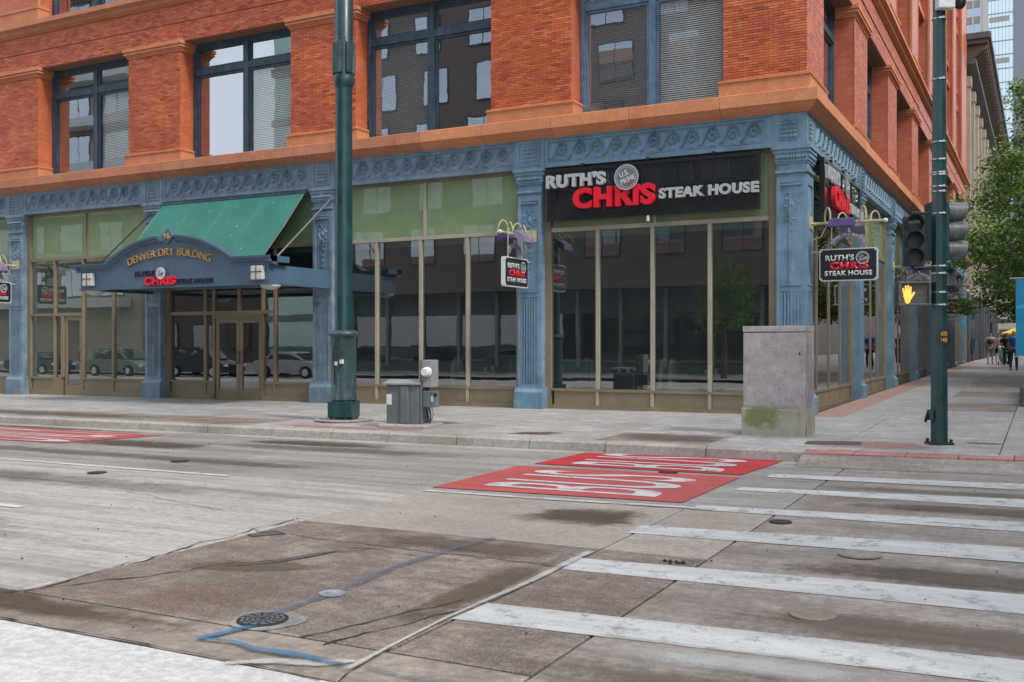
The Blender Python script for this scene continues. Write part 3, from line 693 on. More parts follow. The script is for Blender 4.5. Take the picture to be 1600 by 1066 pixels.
poly_sheet('cement_collar', col_, 0.007, concrete('cement_collar_mat', (0.24, 0.235, 0.225), stain=0.6), road, thick=0.003)
cover(-0.07, -15.13, 0.15, 'round patterned iron manhole cover in a pale cement collar beside the blue paint', M['iron'], True)
cover(-0.09, -14.45, 0.085, 'small round pale cover painted faint blue on the worn brown slab', painted('pale_cover', (0.24, 0.27, 0.31), 0.6, 0, .8, (.35, .38, .42), .5, 9))
cover(2.79, -13.6, 0.135, 'plain round brown cover between the two nearest crossing bars', CM['dirty'])
cover(2.77, -11.74, 0.16, 'round worn cover between crossing bars in front of the signal pole', CM['cross'])
cover(1.92, -10.62, 0.10, 'small dark oval cover just right of the slab joint on the crossing', M['iron'])
cover(-0.08, -7.85, 0.12, 'small dark cover between the two red lane patches', M['iron'])
cover(-6.59, -10.85, 0.12, 'dark round cover on the grey road just below the dashed lane line', M['iron'])
cover(-6.56, -9.5, 0.12, 'dark round cover on the grey road above the dashed lane line', M['iron'])
# pavement stains and street plates
poly_sheet('rust_stain', [(-3.6, -5.5), (-3.1, -5.3), (-2.8, -5.0), (-3.05, -4.9), (-3.5, -5.2)], 0.006, paint_layer('rust', (0.30, 0.15, 0.06), 1.0, 5, cover=.55), walk, road=False)
pl = poly_sheet('pavement_access_plate', [(1.02, -5.2), (1.75, -5.05), (1.70, -4.62), (0.98, -4.78)], 0.012, M['iron_rust'], thick=0.01, road=False)
tag(pl, 'rusty red rectangular access plate in the pavement beside the steel cabinet', 'access plate')
# mud wash on the road by the kerb
M['mud'] = paint_layer('mud_wash', (0.115, 0.080, 0.052), scale=2.2, rough=0.5, fade=True, op=.85)
M['mud_light'] = paint_layer('mud_wash_light', (0.17, 0.125, 0.085), scale=1.7, rough=0.55, fade=True, op=.8)
M['tyre_wash'] = paint_layer('tyre_darkening', (0.12, 0.11, 0.10), scale=1.2, rough=0.6, fade=True, op=.5)
M['bleach'] = paint_layer('bleached_concrete', (0.50, 0.49, 0.47), scale=1.4, rough=0.8, fade=True, op=.75)
for pts, k in (([(-8.4, -7.25), (-4.7, -7.25), (-4.3, -6.33), (-7.9, -6.33)], 'mud'), ([(-22, -6.8), (-9.2, -6.7), (-8.6, -6.32), (-22, -6.32)], 'mud'), ([(-11, -8.7), (-7.4, -8.5), (-6.6, -7.4), (-10.6, -7.3)], 'mud'),
            ([(-0.6, -11.75), (0.95, -11.75), (0.9, -10.35), (-0.3, -10.5)], 'mud'), ([(1.75, -12.75), (6.4, -12.55), (6.4, -11.75), (1.75, -11.9)], 'mud'), ([(1.7, -14.25), (6.2, -13.95), (6.2, -13.2), (1.8, -13.35)], 'mud_light'), ([(1.8, -9.75), (6, -9.5), (6, -8.8), (1.8, -9.0)], 'mud'),
            ([(0.95, -15.6), (6, -15.6), (6, -14.6), (0.95, -14.75)], 'mud_light'), ([(1.2, -8.6), (6, -8.4), (6, -7.6), (1.2, -7.9)], 'tyre_wash'),
            ([(-7.5, -15.75), (0.3, -15.75), (0.7, -15.25), (-7.5, -15.2)], 'mud'), ([(0.45, -15.1), (.9, -15.1), (.9, -12.6), (.55, -12.6)], 'mud_light'), ([(-1.2, -13.1), (.9, -13.1), (.9, -12.4), (-1.2, -12.4)], 'mud_light'),
            ([(-1.9, -14.6), (-.6, -14.1), (-.3, -13.6), (-1.6, -13.9)], 'mud_light'), ([(-16, -14.4), (-2.1, -14.6), (-2.1, -13.3), (-16, -12.9)], 'tyre_wash'), ([(-16, -11.9), (-2.1, -12.1), (-1, -10.9), (-16, -10.8)], 'tyre_wash'),
            ([(-14, -9.7), (-2.2, -9.7), (-2.2, -8.9), (-14, -8.8)], 'tyre_wash'), ([(-9, -7.9), (-2.2, -7.8), (-2.2, -7.0), (-9, -6.9)], 'tyre_wash'), ([(-16, -13.4), (-2.5, -13.1), (-2.2, -12.3), (-16, -12.2)], 'bleach'), ([(-12, -15.25), (-2.3, -15.2), (-2.1, -14.5), (-12, -14.3)], 'bleach'),
            ([(-8, -10.9), (-2.5, -11.1), (-2.2, -10.5), (-8, -10.5)], 'bleach'), ([(1.8, -15.0), (3.5, -14.8), (3.5, -14.4), (1.8, -14.5)], 'bleach')):
    soft(k + '_stain', pts, {'mud': .005, 'mud_light': .0055, 'tyre_wash': .0035, 'bleach': .0045}[k], M[k], road)
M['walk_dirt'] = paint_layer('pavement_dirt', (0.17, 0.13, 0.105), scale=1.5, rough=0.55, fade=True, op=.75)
M['walk_pink'] = paint_layer('faded_red_marks', (0.48, 0.22, 0.19), scale=2.5, rough=0.7, fade=True, op=.7)
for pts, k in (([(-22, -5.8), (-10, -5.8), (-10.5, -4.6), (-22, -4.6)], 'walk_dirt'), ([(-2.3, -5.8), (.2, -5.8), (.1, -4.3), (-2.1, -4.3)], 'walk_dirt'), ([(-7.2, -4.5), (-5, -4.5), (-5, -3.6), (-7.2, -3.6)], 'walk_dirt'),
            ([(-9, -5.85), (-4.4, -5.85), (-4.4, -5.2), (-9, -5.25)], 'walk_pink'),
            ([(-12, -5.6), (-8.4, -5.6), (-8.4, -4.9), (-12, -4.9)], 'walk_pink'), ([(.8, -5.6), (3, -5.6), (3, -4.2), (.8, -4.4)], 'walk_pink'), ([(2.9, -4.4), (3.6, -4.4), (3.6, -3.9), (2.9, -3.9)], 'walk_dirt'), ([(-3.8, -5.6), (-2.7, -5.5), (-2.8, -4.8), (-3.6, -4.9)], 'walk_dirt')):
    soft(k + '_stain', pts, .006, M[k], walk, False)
M['leafbit'] = plain('debris', (0.03, 0.025, 0.02), 0.9)
mb = MB()
for _ in range(110):
    x, y = rg.uniform(-10, 6), rg.uniform(-15.7, -6.3)
    s_ = rg.uniform(.004, .011); z = gz(x, y) + ROAD + .008
    mb.box(x, x + s_, y, y + s_ * rg.uniform(.4, 1.5), z, z + rg.uniform(.004, .012))
for _ in range(14):
    x, y = 1.62 + rg.gauss(0, .035), -12.6 + rg.gauss(0, .022); z = gz(x, y) + ROAD; q = rg.uniform(.006, .018)
    mb.lathe([(.001, 0), (q, q * .3), (q * rg.uniform(.7, 1.1), q * .8), (.001, q * 1.3)], 6, (x, y, z))
tag(mb.build('road_grit', M['leafbit']), 'scattered dark grit and crumbs on the road slabs', 'grit', kind='stuff')

# ================================================================ THE BRICK BUILDING
bld = thing('brick_building', 'orange brick department store building with blue iron storefronts on the corner', 'building')
RR = R(90)
def fz(side): return 0.0 if side == 'F' else RR
def upart(mb, name, mat, side, parent=None, **k):
    return mb.build(name, mat, parent or bld, rz=fz(side), **k)
UMAX = 45.2
piersF = [(-1.63, 0.0), (-6.9, -4.93), (-12.6, -10.6), (-18.3, -16.35), (-24.0, -22.03), (-29.7, -27.73), (-35.4, -33.4)]
piersR = [(0.0, 1.65), (5.47, 7.45), (11.35, 13.33), (17.35, 19.33), (23.35, 25.33), (29.35, 31.33), (35.35, 37.33), (41.35, UMAX)]
YR = 0.46
WZ0, WZ1 = 6.28, 9.40
# --- wall cores
def core(side, ps):
    mb = MB()
    for i, (a, b) in enumerate(ps):
        mb.box((a + .008) if side == 'F' or i else 1.301, b - .008, 0.008, 1.3, 6.0, 9.4545)
    lo, hi = 1.293, ps[-1][1]
    if side == 'F': lo, hi = ps[-1][0] - 25, ps[0][1]
    mb.box(lo + .008, hi - (.03 if side == 'F' else .008), 0.03, 1.3, 9.455, 9.9695)
    mb.box(lo + .008, hi - .008, 0.008, 1.3, 9.97, 10.45)
    return mb
upart(core('F', piersF), 'wall', M['brickwall'], 'F'); upart(core('R', piersR), 'wall', M['brickwall'], 'R')
# --- bricks, real geometry
def brick_box(mb, u0, u1, z0, z1, y, d=0.012, side='F'):
    e = 0.003
    pts = [(u0, y, z0), (u1, y, z0), (u1, y, z1), (u0, y, z1), (u0 + e, y - d, z0 + e), (u1 - e, y - d, z0 + e), (u1 - e, y - d, z1 - e), (u0 + e, y - d, z1 - e)]
    mb.add(pts, [(4, 5, 6, 7), (0, 1, 5, 4), (1, 2, 6, 5), (2, 3, 7, 6), (3, 0, 4, 7)])
BL, BH, J = 0.2, 0.052, 0.006
rb = random.Random(5)
BRICKM = None
one = MB(); brick_box(one, 0, BL - J, 0, BH - J, 0); BRICK_ME = one.mesh('brick'); BRICK_ME.materials.append(M['brick'])
def lay(side, mb, u0, u1, z0, z1, y, single=False):
    n = 0; row = 0; z = z0
    while z + BH <= z1 + 1e-4:
        u = u0 - (BL / 2 if row % 2 else 0)
        while u < u1 - 0.02:
            a, b = max(u, u0), min(u + BL, u1)
            if b - a > 0.03:
                jx = rb.uniform(-.0015, .0015)
                full = b - a > BL - .001
                if single:
                    o = bpy.data.objects.new('brick', BRICK_ME); link(o, bld)
                    loc = Vector((a, y + jx, z))
                    if not full: o.scale.x = (b - a - J) / (BL - J)
                    o.location = loc if side == 'F' else Vector((-loc.y, loc.x, loc.z)); o.rotation_euler.z = fz(side)
                else: brick_box(mb, a, b - J, z, z + BH - J, y + jx)
                n += 1
            u += BL
        z += BH; row += 1
    return n
nb = lay('F', None, piersF[0][0], piersF[0][1], 6.60, 8.03, 0.008, True)
mbF, mbR = MB(), MB()
lay('F', mbF, piersF[0][0], piersF[0][1], 6.60 + 28 * BH, 9.2, 0.008)
for a, b in piersF[1:5]: lay('F', mbF, a, b, 6.60, 9.2, 0.008)
lay('F', mbF, -26, -.02, 9.47, 9.95, 0.03); lay('F', mbF, -26, 0.0, 9.98, 10.42, 0.008)
for a, b in piersR[:4]: lay('R', mbR, a, b, 6.60, 9.2, 0.008)
lay('R', mbR, .02, 20, 9.47, 9.95, 0.03); lay('R', mbR, 0, 20, 9.98, 10.42, 0.008)
for mb, s_ in ((mbF, 'F'), (mbR, 'R')):
    o = upart(mb, 'brickwork', M['brick'], s_, fix=False); o['kind'] = 'stuff'
# --- stone trim
def sill_block(side, a, b, dk=False):
    prof = [(0.2, 6.28), (-0.10, 6.28), (-0.235, 6.235), (-0.245, 6.0), (-0.20, 5.965), (-0.13, 5.90), (-0.035, 5.835), (0.2, 5.835)]
    upart(MB().prism_x(prof, a + .004, b - .004), 'sill_stone', M['stone_dk'] if dk else M['stone'], side)
u = -0.02; k = 0
xs_ = [0.245 - .005]
while u > -42:
    w = [1.62, 1.9, 1.78, 1.7][k % 4]; xs_.append(u - w); u -= w; k += 1
for i in range(len(xs_) - 1):
    if i == 0: continue
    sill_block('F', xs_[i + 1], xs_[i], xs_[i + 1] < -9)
# corner blocks, mitred: front 0..-1.64 and side
def corner_block():
    prof = [(0.2, 6.28), (-0.10, 6.28), (-0.235, 6.235), (-0.245, 6.0), (-0.20, 5.965), (-0.13, 5.90), (-0.035, 5.835), (0.2, 5.835)]
    vs = []; n = len(prof)
    vs += [(-1.636, y, z) for y, z in prof]
    vs += [(-y, y, z) for y, z in prof]
    vs += [(-y, 1.70, z) for y, z in prof]
    fs = [(i + k * n, (i + 1) % n + k * n, (i + 1) % n + (k + 1) * n, i + (k + 1) * n) for k in range(2) for i in range(n)] + [tuple(range(n)), tuple(range(2 * n, 3 * n))]
    MB().add(vs, fs).build('sill_stone', M['stone'], bld)
corner_block()
u = 1.704
while u < UMAX: w = min(2.0, UMAX - u); sill_block('R', u, u + w); u += w
def frustum_band(a, b, y, z0, z1, dz_profile):
    pass
def pier_trim(side, a, b, corner=False):
    ret = YR
    # base
    mb = MB()
    e = 0.07
    def A_(q): return ret - .0195 if corner else a - q
    mb.box(A_(e), b + e, -e, ret - .02, 6.282, 6.50)
    upart(mb, 'pier_base', M['stone'], side)
    mb = MB()
    for q, zz in ((0.10, 6.501), (0.115, 6.53), (0.10, 6.56)): mb.box(A_(q) + .02, b + q - .02, -q + .02, ret - .021, zz, zz + .029)
    upart(mb, 'base_moulding', M['stone'], side, bevel=0.012)
    mb = MB()
    for q, z0, z1 in ((0.03, 9.205, 9.25), (0.055, 9.2505, 9.30), (0.10, 9.3005, 9.345), (0.085, 9.3455, 9.38), (0.12, 9.3805, 9.47)):
        mb.box(A_(q), b + q, -q, ret - .02, z0, z1)
    upart(mb, 'pier_capital', M['stone'], side)
for a, b in piersF: pier_trim('F', a, b)
for a, b in piersR: pier_trim('R', a, b, a == 0)
# upper string course
prof = [(0.2, 10.84), (-0.10, 10.84), (-0.22, 10.80), (-0.24, 10.66), (-0.14, 10.60), (-0.12, 10.52), (-0.03, 10.45), (0.2, 10.45)]
def course(side, a, b, step=2.1):
    u = a
    while u < b - .01:
        w = min(step, b - u)
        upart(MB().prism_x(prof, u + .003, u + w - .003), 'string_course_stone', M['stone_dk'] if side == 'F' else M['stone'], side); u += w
course('F', -40, 0.0); course('R', 0.24, UMAX)
# soffit/lintel of each window opening and the window itself
def window(side, a, b, z0, z1, light=False, blinds=(False, False), detail=True):
    fm = M['frame_lt'] if light else M['frame_dk']
    w = MB()
    y0, y1 = YR, YR + .12
    j = 0.11
    w.box(a, a + j, y0, y1, z0, z1); w.box(b - j, b, y0, y1, z0, z1)
    w.box(a + j + .0005, b - j - .0005, y0, y1, z1 - .12, z1); w.box(a + j + .0005, b - j - .0005, y0 - .02, y1, z0, z0 + .07)
    c = (a + b) / 2; zt = z0 + (z1 - z0) * 0.735
    w.box(c - .08, c + .08, y0 - .015, y1, z0 + .071, z1 - .121)
    w.box(a + j + .0005, c - .081, y0 - .01, y1, zt, zt + .17); w.box(c + .081, b - j - .0005, y0 - .01, y1, zt, zt + .17)
    fr = upart(w, 'window', fm, side, bevel=0.008 if detail else 0)
    for (p, q, m0, m1) in ((a + j, c - .08, z0 + .07, zt), (c + .08, b - j, z0 + .07, zt), (a + j, c - .08, zt + .17, z1 - .12), (c + .08, b - j, zt + .17, z1 - .12)):
        if detail:
            s_ = MB(); t_ = .055; yy = y0 + .03
            s_.box(p + .001, p + t_, yy, y1 - .03, m0 + .001, m1 - .001); s_.box(q - t_, q - .001, yy, y1 - .03, m0 + .001, m1 - .001)
            s_.box(p + t_ + .001, q - t_ - .001, yy, y1 - .03, m0 + .001, m0 + t_); s_.box(p + t_ + .001, q - t_ - .001, yy, y1 - .03, m1 - t_, m1 - .001)
            sa = s_.build('sash', M['frame_lt'] if light else M['frame_dk'], fr)
        g = MB().quad((p, y0 + .075, m0), (q, y0 + .075, m0), (q, y0 + .075, m1), (p, y0 + .075, m1)).build('pane', M['glass_blind'] if (blinds[1] and m0 < zt and p > c) else M['glass_up'], fr)
    for i, on in enumerate(blinds):
        if on:
            p, q = ((a + j, c - .08), (c + .08, b - j))[i]
            bm_ = MB(); z = z0 + .1
            while z < z1 - .15:
                bm_.add([(p + .04, y0 + .150, z), (q - .04, y0 + .150, z), (q - .04, y0 + .175, z + .036), (p + .04, y0 + .175, z + .036)], [(0, 1, 2, 3)])
                z += .045
            o = bm_.build('blind', M['blind'], fr); o['kind'] = 'stuff'
    return fr
winF = [(-4.93, -1.63), (-10.6, -6.9), (-16.35, -12.6), (-22.03, -18.3), (-27.73, -24.0), (-33.4, -29.7)]
winR = [(1.65, 5.47), (7.45, 11.35), (13.33, 17.35), (19.33, 23.35), (25.33, 29.35), (31.33, 35.35), (37.33, 41.35)]
for i, (a, b) in enumerate(winF): window('F', a, b, WZ0, 9.45, i == 0, (True, True) if i == 0 else (i == 1, i in (2, 3)))
for i, (a, b) in enumerate(winR): window('R', a, b, WZ0, 9.45, False, (i % 2 == 0, False), i < 3)
for s_, ww in (('F', winF), ('R', winR)):
    for a, b in ww: upart(MB().box(a + .001, b - .001, 0.035, YR + .13, 9.449, 9.4545), 'lintel_soffit', M['soffit'], s_)
# upper storeys: continuous piers with recessed spandrels and windows
ROOF = 29.0
def upper(side, ps, ws):
    mb = MB()
    cr_ = side == 'R'
    for a, b in ps:
        mb.box(a + .01 if a or not cr_ else 1.201, b - .01, 0.0, 1.2, 10.85, ROOF - 1)
    upart(mb, 'upper_pier', M['brickwall'], side)
    pb = MB()
    for a, b in ps:
        a_ = a if a or not cr_ else .42
        pb.box(a_ - .09, b + .09, -.09, .3, 10.842, 11.18); pb.box(a_ - .11, b + .11, -.11, .3, 11.181, 11.26)
        # pale corner beads that catch the light on each pier
        if a or not cr_: pb.box(a - .012, a + .05, -.02, .06, 11.261, ROOF - 1.0)
        pb.box(b - .05, b + .012, -.02, .06, 11.261, ROOF - 1.0)
    upart(pb, 'pier_trim_stone', M['stone'], side)
    for a, b in ws:
        for z in (14.2, 18.4, 22.6, 26.6):
            sb = MB()
            sb.box(a + .01, b - .01, 0.30, 1.0, z, z + 1.1)
            sb.box(a + .01, b - .01, 0.16, .299, z - .02, z + .16); sb.box(a + .01, b - .01, 0.18, .299, z + .95, z + 1.12)
            upart(sb, 'spandrel', M['brickwall'], side)
    for a, b in ws:
        for z0, z1 in ((10.84, 14.2), (15.3, 18.4), (19.5, 22.6), (23.7, 26.6)):
            if side == 'F' and z0 > 12: continue
            window(side, a + .01, b - .01, z0, z1 - .02, False, (False, False), False)
upper('F', piersF, winF); upper('R', piersR, winR)
mb = MB().box(-42, 0.5, -.5, .6, ROOF - 1.2, ROOF); upart(mb, 'cornice', M['stone'], 'F')
mb = MB().box(-.5, UMAX, -.5, .6, ROOF - 1.2, ROOF + .002); upart(mb, 'cornice', M['stone'], 'R')
MB().box(-42, -.6, .61, UMAX - .1, ROOF - .5, ROOF - .2).build('roof', M['dark_inside'], bld)
# interior shell so that the glass looks into real rooms
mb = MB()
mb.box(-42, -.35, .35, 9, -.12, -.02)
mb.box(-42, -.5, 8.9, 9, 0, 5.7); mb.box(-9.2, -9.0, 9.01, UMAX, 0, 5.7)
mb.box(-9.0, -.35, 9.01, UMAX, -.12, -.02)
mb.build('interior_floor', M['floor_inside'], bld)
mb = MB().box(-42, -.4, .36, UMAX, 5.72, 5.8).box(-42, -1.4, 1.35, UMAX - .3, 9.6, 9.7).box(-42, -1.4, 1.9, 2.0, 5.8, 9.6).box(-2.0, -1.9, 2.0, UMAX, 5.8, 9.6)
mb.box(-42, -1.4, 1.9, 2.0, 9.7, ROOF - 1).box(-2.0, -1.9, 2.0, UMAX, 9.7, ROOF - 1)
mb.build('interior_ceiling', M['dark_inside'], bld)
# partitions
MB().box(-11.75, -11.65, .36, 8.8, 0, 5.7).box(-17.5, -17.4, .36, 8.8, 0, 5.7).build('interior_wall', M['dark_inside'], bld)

# --- frieze with wave scrolls
FZ0, FZ1 = 5.205, 5.833
def spiral_mesh():
    mb = MB()
    pts = []
    for i in range(30):
        t_ = i / 29; a = -PI * .1 + t_ * 2 * PI * 1.55; r = 0.128 * (1 - t_ * .82)
        pts.append((0.03 + r * math.cos(a), 0.02 + r * math.sin(a)))
    tail = [(-0.24, -0.13), (-0.19, -0.115), (-0.14, -0.06), (-0.09, 0.03)]
    # the wave crest that leads into the curl
    lead = [(-0.235, -0.125), (-0.17, -0.10), (-0.125, -0.03), (-0.08, 0.07), (-0.02, 0.135), (0.06, 0.145), (0.125, 0.10), (0.152, 0.02)]
    for line, w in ((lead, 0.022), (pts, 0.017)):
        n = len(line); vs = []
        for i, (x, z) in enumerate(line):
            x0, z0 = line[max(0, i - 1)]; x1, z1 = line[min(n - 1, i + 1)]
            d = Vector((x1 - x0, z1 - z0)).normalized(); nx, nz = -d.y, d.x
            vs += [(x + nx * w, 0, z + nz * w), (x + nx * w * .3, -0.045, z + nz * w * .3), (x - nx * w, 0, z - nz * w)]
        mb.add(vs, [f for i in range(n - 1) for f in ((3 * i, 3 * i + 1, 3 * i + 4, 3 * i + 3), (3 * i + 1, 3 * i + 2, 3 * i + 5, 3 * i + 4))])
    mb.add([(-.06, 0, -.15), (.02, 0, -.06), (.10, 0, -.15), (.02, -.02, -.125)], [(0, 1, 3), (1, 2, 3), (2, 0, 3)])
    me = mb.mesh('scroll'); return me
SCR = {}
for k_, m_ in (('blue', M['blue']), ('blue_dk', M['blue_dk'])):
    me = spiral_mesh(); me.materials.append(m_); SCR[k_] = me
def ros_mesh(mat):
    mb = MB()
    for i in range(4):
        for j in range(4):
            x, z = -0.10 + .067 * i, -.11 + .073 * j
            mb.lathe([(0.03, 0), (0.034, .008), (0.022, .022), (0.004, .026)], 7, (x, 0, z), 'Y')
    for v in range(len(mb.v)): mb.v[v] = (mb.v[v][0], -mb.v[v][1], mb.v[v][2])
    mb.box(-.15, .15, -.012, 0, -.165, -.15); mb.box(-.15, .15, -.012, 0, .15, .165)
    me = mb.mesh('rosette_block'); me.materials.append(mat); return me
ROS = {'blue': ros_mesh(M['blue']), 'blue_dk': ros_mesh(M['blue_dk'])}
def frieze(side, a, b, key, n):
    mat = M[key]
    mb = MB()
    mb.box(a, b, 0.02, .5, FZ0, FZ1)
    mb.box(a, b, -.0, .019, FZ1 - .085, FZ1); mb.box(a, b, -.0, .019, FZ0, FZ0 + .095)
    mb.box(a, a + .09, 0.0, .019, FZ0 + .0955, FZ1 - .0855); mb.box(b - .09, b, 0.0, .019, FZ0 + .0955, FZ1 - .0855)
    mb.box(a, b, -.03, -.001, FZ1 - .03, FZ1 - .002)
    # fine inner frame bead
    z0, z1 = FZ0 + .115, FZ1 - .105
    mb.box(a + .11, b - .11, .006, .0195, z1 - .0, z1 + .012); mb.box(a + .11, b - .11, .006, .0195, z0 - .012, z0)
    fr = upart(mb, 'frieze_panel', mat, side)
    L_ = b - a - .3
    for i in range(n):
        o = inst(SCR[key], 'scroll', None, fr, (a + .15 + L_ * (i + .55) / n, 0.021, (FZ0 + FZ1) / 2), 0, (L_ / n / .40, 1, 1.25))
def frieze_block(side, c, key):
    mb = MB().box(c - .36, c + .36, -.012, .5, FZ0, FZ1)
    z0, z1 = FZ0 + .09, FZ1 - .08
    for x0, x1, a_, b_ in ((c - .24, c + .24, z1, z1 + .02), (c - .24, c + .24, z0 - .02, z0), (c - .26, c - .24, z0 - .02, z1 + .02), (c + .24, c + .26, z0 - .02, z1 + .02)):
        mb.box(x0, x1, -.03, -.0125, a_, b_)
    fb = upart(mb, 'frieze_block', M[key], side)
    inst(ROS[key], 'rosette', None, fb, (c, -.013, (FZ0 + FZ1) / 2), 0, (1.25, 1, 1.15))
PF = [-5.935, -11.615, -17.38, -23.05, -28.7, -34.4]
PR = [6.62, 12.62, 18.62, 24.62, 30.62, 36.62, 42.62]
keyF = lambda c: 'blue' if c > -9 else 'blue_dk'
cs = [-.36] + PF
for i in range(len(cs) - 1): frieze('F', cs[i + 1] + .36, cs[i] - .36, 'blue' if i < 1 else 'blue_dk', 11)
for c in PF: frieze_block('F', c, keyF(c))
cs = [.36] + PR
for i in range(len(cs) - 1): frieze('R', cs[i] + .36, cs[i + 1] - .36, 'blue', 12)
frieze('R', PR[-1] + .36, UMAX, 'blue', 4)
for c in PR: frieze_block('R', c, 'blue')
# corner block of the frieze
mb = MB().box(-.72, -0.0, .0, .5, FZ0, FZ1 + .0).box(-.5, 0.0, .501, .72, FZ0, FZ1)
cb = mb.build('frieze_block', M['blue'], bld)
inst(ROS['blue'], 'rosette', None, cb, (-.36, -.001, (FZ0 + FZ1) / 2), 0, (1.2, 1, 1.15)); inst(ROS['blue'], 'rosette', None, cb, (.001, .3, (FZ0 + FZ1) / 2), RR, (.8, 1, 1.15))

# --- pilasters
def pil_parts(w=.69, mat=None):
    h = w / 2; P = {}
    sh = MB()
    sh.box(-h, h, 0.02, .34, -.25, 5.0)
    # raised stiles and rails round the recessed panel
    st = .08
    for a, b in ((-h, -h + st), (h - st, h)): sh.box(a, b, -.004, .0195, .44, 4.62)
    sh.box(-h + st + .0005, h - st - .0005, -.004, .0195, .44, .52); sh.box(-h + st + .0005, h - st - .0005, -.004, .0195, 2.40, 2.50)
    sh.box(-h + st + .0005, h - st - .0005, -.004, .0195, 4.50, 4.62)
    sh.box(-h - .015, h + .015, -.035, .34, 4.68, 4.73)
    sh.box(-h + .09, h - .09, -.02, .0195, 2.505, 2.54); sh.box(-h + .09, h - .09, -.022, .0195, 4.44, 4.48)
    P['pilaster'] = sh.mesh('pilaster')
    fl = MB(); n = 6; x0 = -h + st + .02; x1 = h - st - .02; q = (x1 - x0) / n
    for i in range(n + 1):
        x = x0 + i * q; fl.box(x - q * .27, x + q * .27, -.010, .0195, .525, 2.38)
    P['flutes'] = fl.mesh('flutes')
    pb = MB()
    pb.prism_x([(.34, -.3), (-.085, -.3), (-.085, .33), (-.075, .35), (-.02, .40), (-.01, .44), (.34, .44)], -h - .055, h + .055)
    P['plinth'] = pb.mesh('plinth')
    cp = MB()
    for e, a, b in ((.015, 4.86, 4.90), (.035, 4.902, 4.94), (.04, 5.02, 5.06), (.06, 5.062, 5.13), (.085, 5.132, 5.204)): cp.box(-h - e, h + e, -e, .34, a, b)
    cp.box(-h - .03, h + .03, -.03, .34, 4.942, 5.019)
    m = 11
    for i in range(m):
        x = -h - .01 + (w + .02) * (i + .5) / m
        cp.lathe([(.001, -.04), (.022, -.022), (.026, .0), (.018, .03), (.001, .036)], 6, (x, -.045, 4.985))
    P['capital'] = cp.mesh('capital')
    ca = MB()
    k = 18
    vs = []
    for i in range(k):
        a = 2 * PI * i / k
        for r, d in ((.72, 0), (.86, -.022), (1.0, 0)): vs.append((.115 * r * math.cos(a), d, .165 * r * math.sin(a)))
    ca.add(vs, [f for i in range(k) for f in ((3 * i, 3 * i + 1, 3 * ((i + 1) % k) + 1, 3 * ((i + 1) % k)), (3 * i + 1, 3 * i + 2, 3 * ((i + 1) % k) + 2, 3 * ((i + 1) % k) + 1))])
    vs = [(0, -.035, 0)] + [(.072 * math.cos(2 * PI * i / k), 0, .115 * math.sin(2 * PI * i / k)) for i in range(k)]
    ca.add(vs, [(0, 1 + i, 1 + (i + 1) % k) for i in range(k)])
    for i in range(8):
        a = 2 * PI * i / 8 + .2; c_ = (.135 * math.cos(a), -.006, .185 * math.sin(a))
        ca.lathe([(.026, 0), (.02, -.014), (.003, -.02)], 7, c_, 'Y')
    for s_ in (-1, 1):
        ca.tube([(s_ * .02, -.01, -.20), (s_ * .09, -.014, -.235), (s_ * .12, -.01, -.20), (s_ * .10, -.01, -.18)], .012, 5)
        ca.tube([(s_ * .01, -.01, -.26), (s_ * .06, -.014, -.30), (s_ * .115, -.01, -.27)], .014, 5)
        ca.tube([(s_ * .01, -.01, .20), (s_ * .07, -.014, .225), (s_ * .11, -.01, .19)], .012, 5)
    P['cartouche'] = ca.mesh('cartouche')
    bf = MB()
    z = 0; sz = 1.0
    for i in range(8):
        s_ = .095 * sz
        for q in (-1, 1):
            bf.add([(0, -.028, z - s_ * .3), (q * s_, 0, z + s_ * .35), (q * s_ * .55, -.012, z - s_ * .55), (0, -.004, z - s_ * 1.0)], [(0, 1, 2), (0, 2, 3)])
        bf.lathe([(s_ * .22, 0), (s_ * .2, -.02), (.002, -.03)], 6, (0, 0, z + s_ * .1), 'Y')
        z -= .148 * (0.62 + .38 * sz); sz *= .84
    P['bellflowers'] = bf.mesh('bellflowers')
    return P
PM = {}
for w_, key in ((.58, 'blue'), (.58, 'blue_dk')):
    d = pil_parts(w_)
    for me in d.values(): me.materials.append(M[key])
    PM[key] = d
def pilaster(side, c, key, hide_orn=False):
    d = PM[key]; loc = (c, 0, 0) if side == 'F' else (0, c, 0)
    sh = inst(d['pilaster'], 'pilaster', None, bld, loc, fz(side))
    for nme in ('flutes', 'plinth', 'capital'): inst(d[nme], nme, None, sh, (0, 0, 0))
    inst(d['cartouche'], 'cartouche', None, sh, (0, .019, 4.08)); inst(d['bellflowers'], 'bellflowers', None, sh, (0, .019, 3.72))['kind'] = 'stuff'
    return sh
for c in PF: pilaster('F', c, keyF(c))
for c in PR: pilaster('R', c, 'blue')
# corner pilaster shows two faces
p0 = pilaster('F', -.29, 'blue')
d = PM['blue']
p1 = inst(d['pilaster'], 'pilaster', None, bld, (0.002, .29, 0), RR)
for nme in ('flutes', 'plinth', 'capital'): inst(d[nme], nme, None, p1, (0, 0, 0), 0, (.999, 1, .9995))
inst(d['cartouche'], 'cartouche', None, p1, (0, .019, 4.08)); inst(d['bellflowers'], 'bellflowers', None, p1, (0, .019, 3.72))['kind'] = 'stuff'

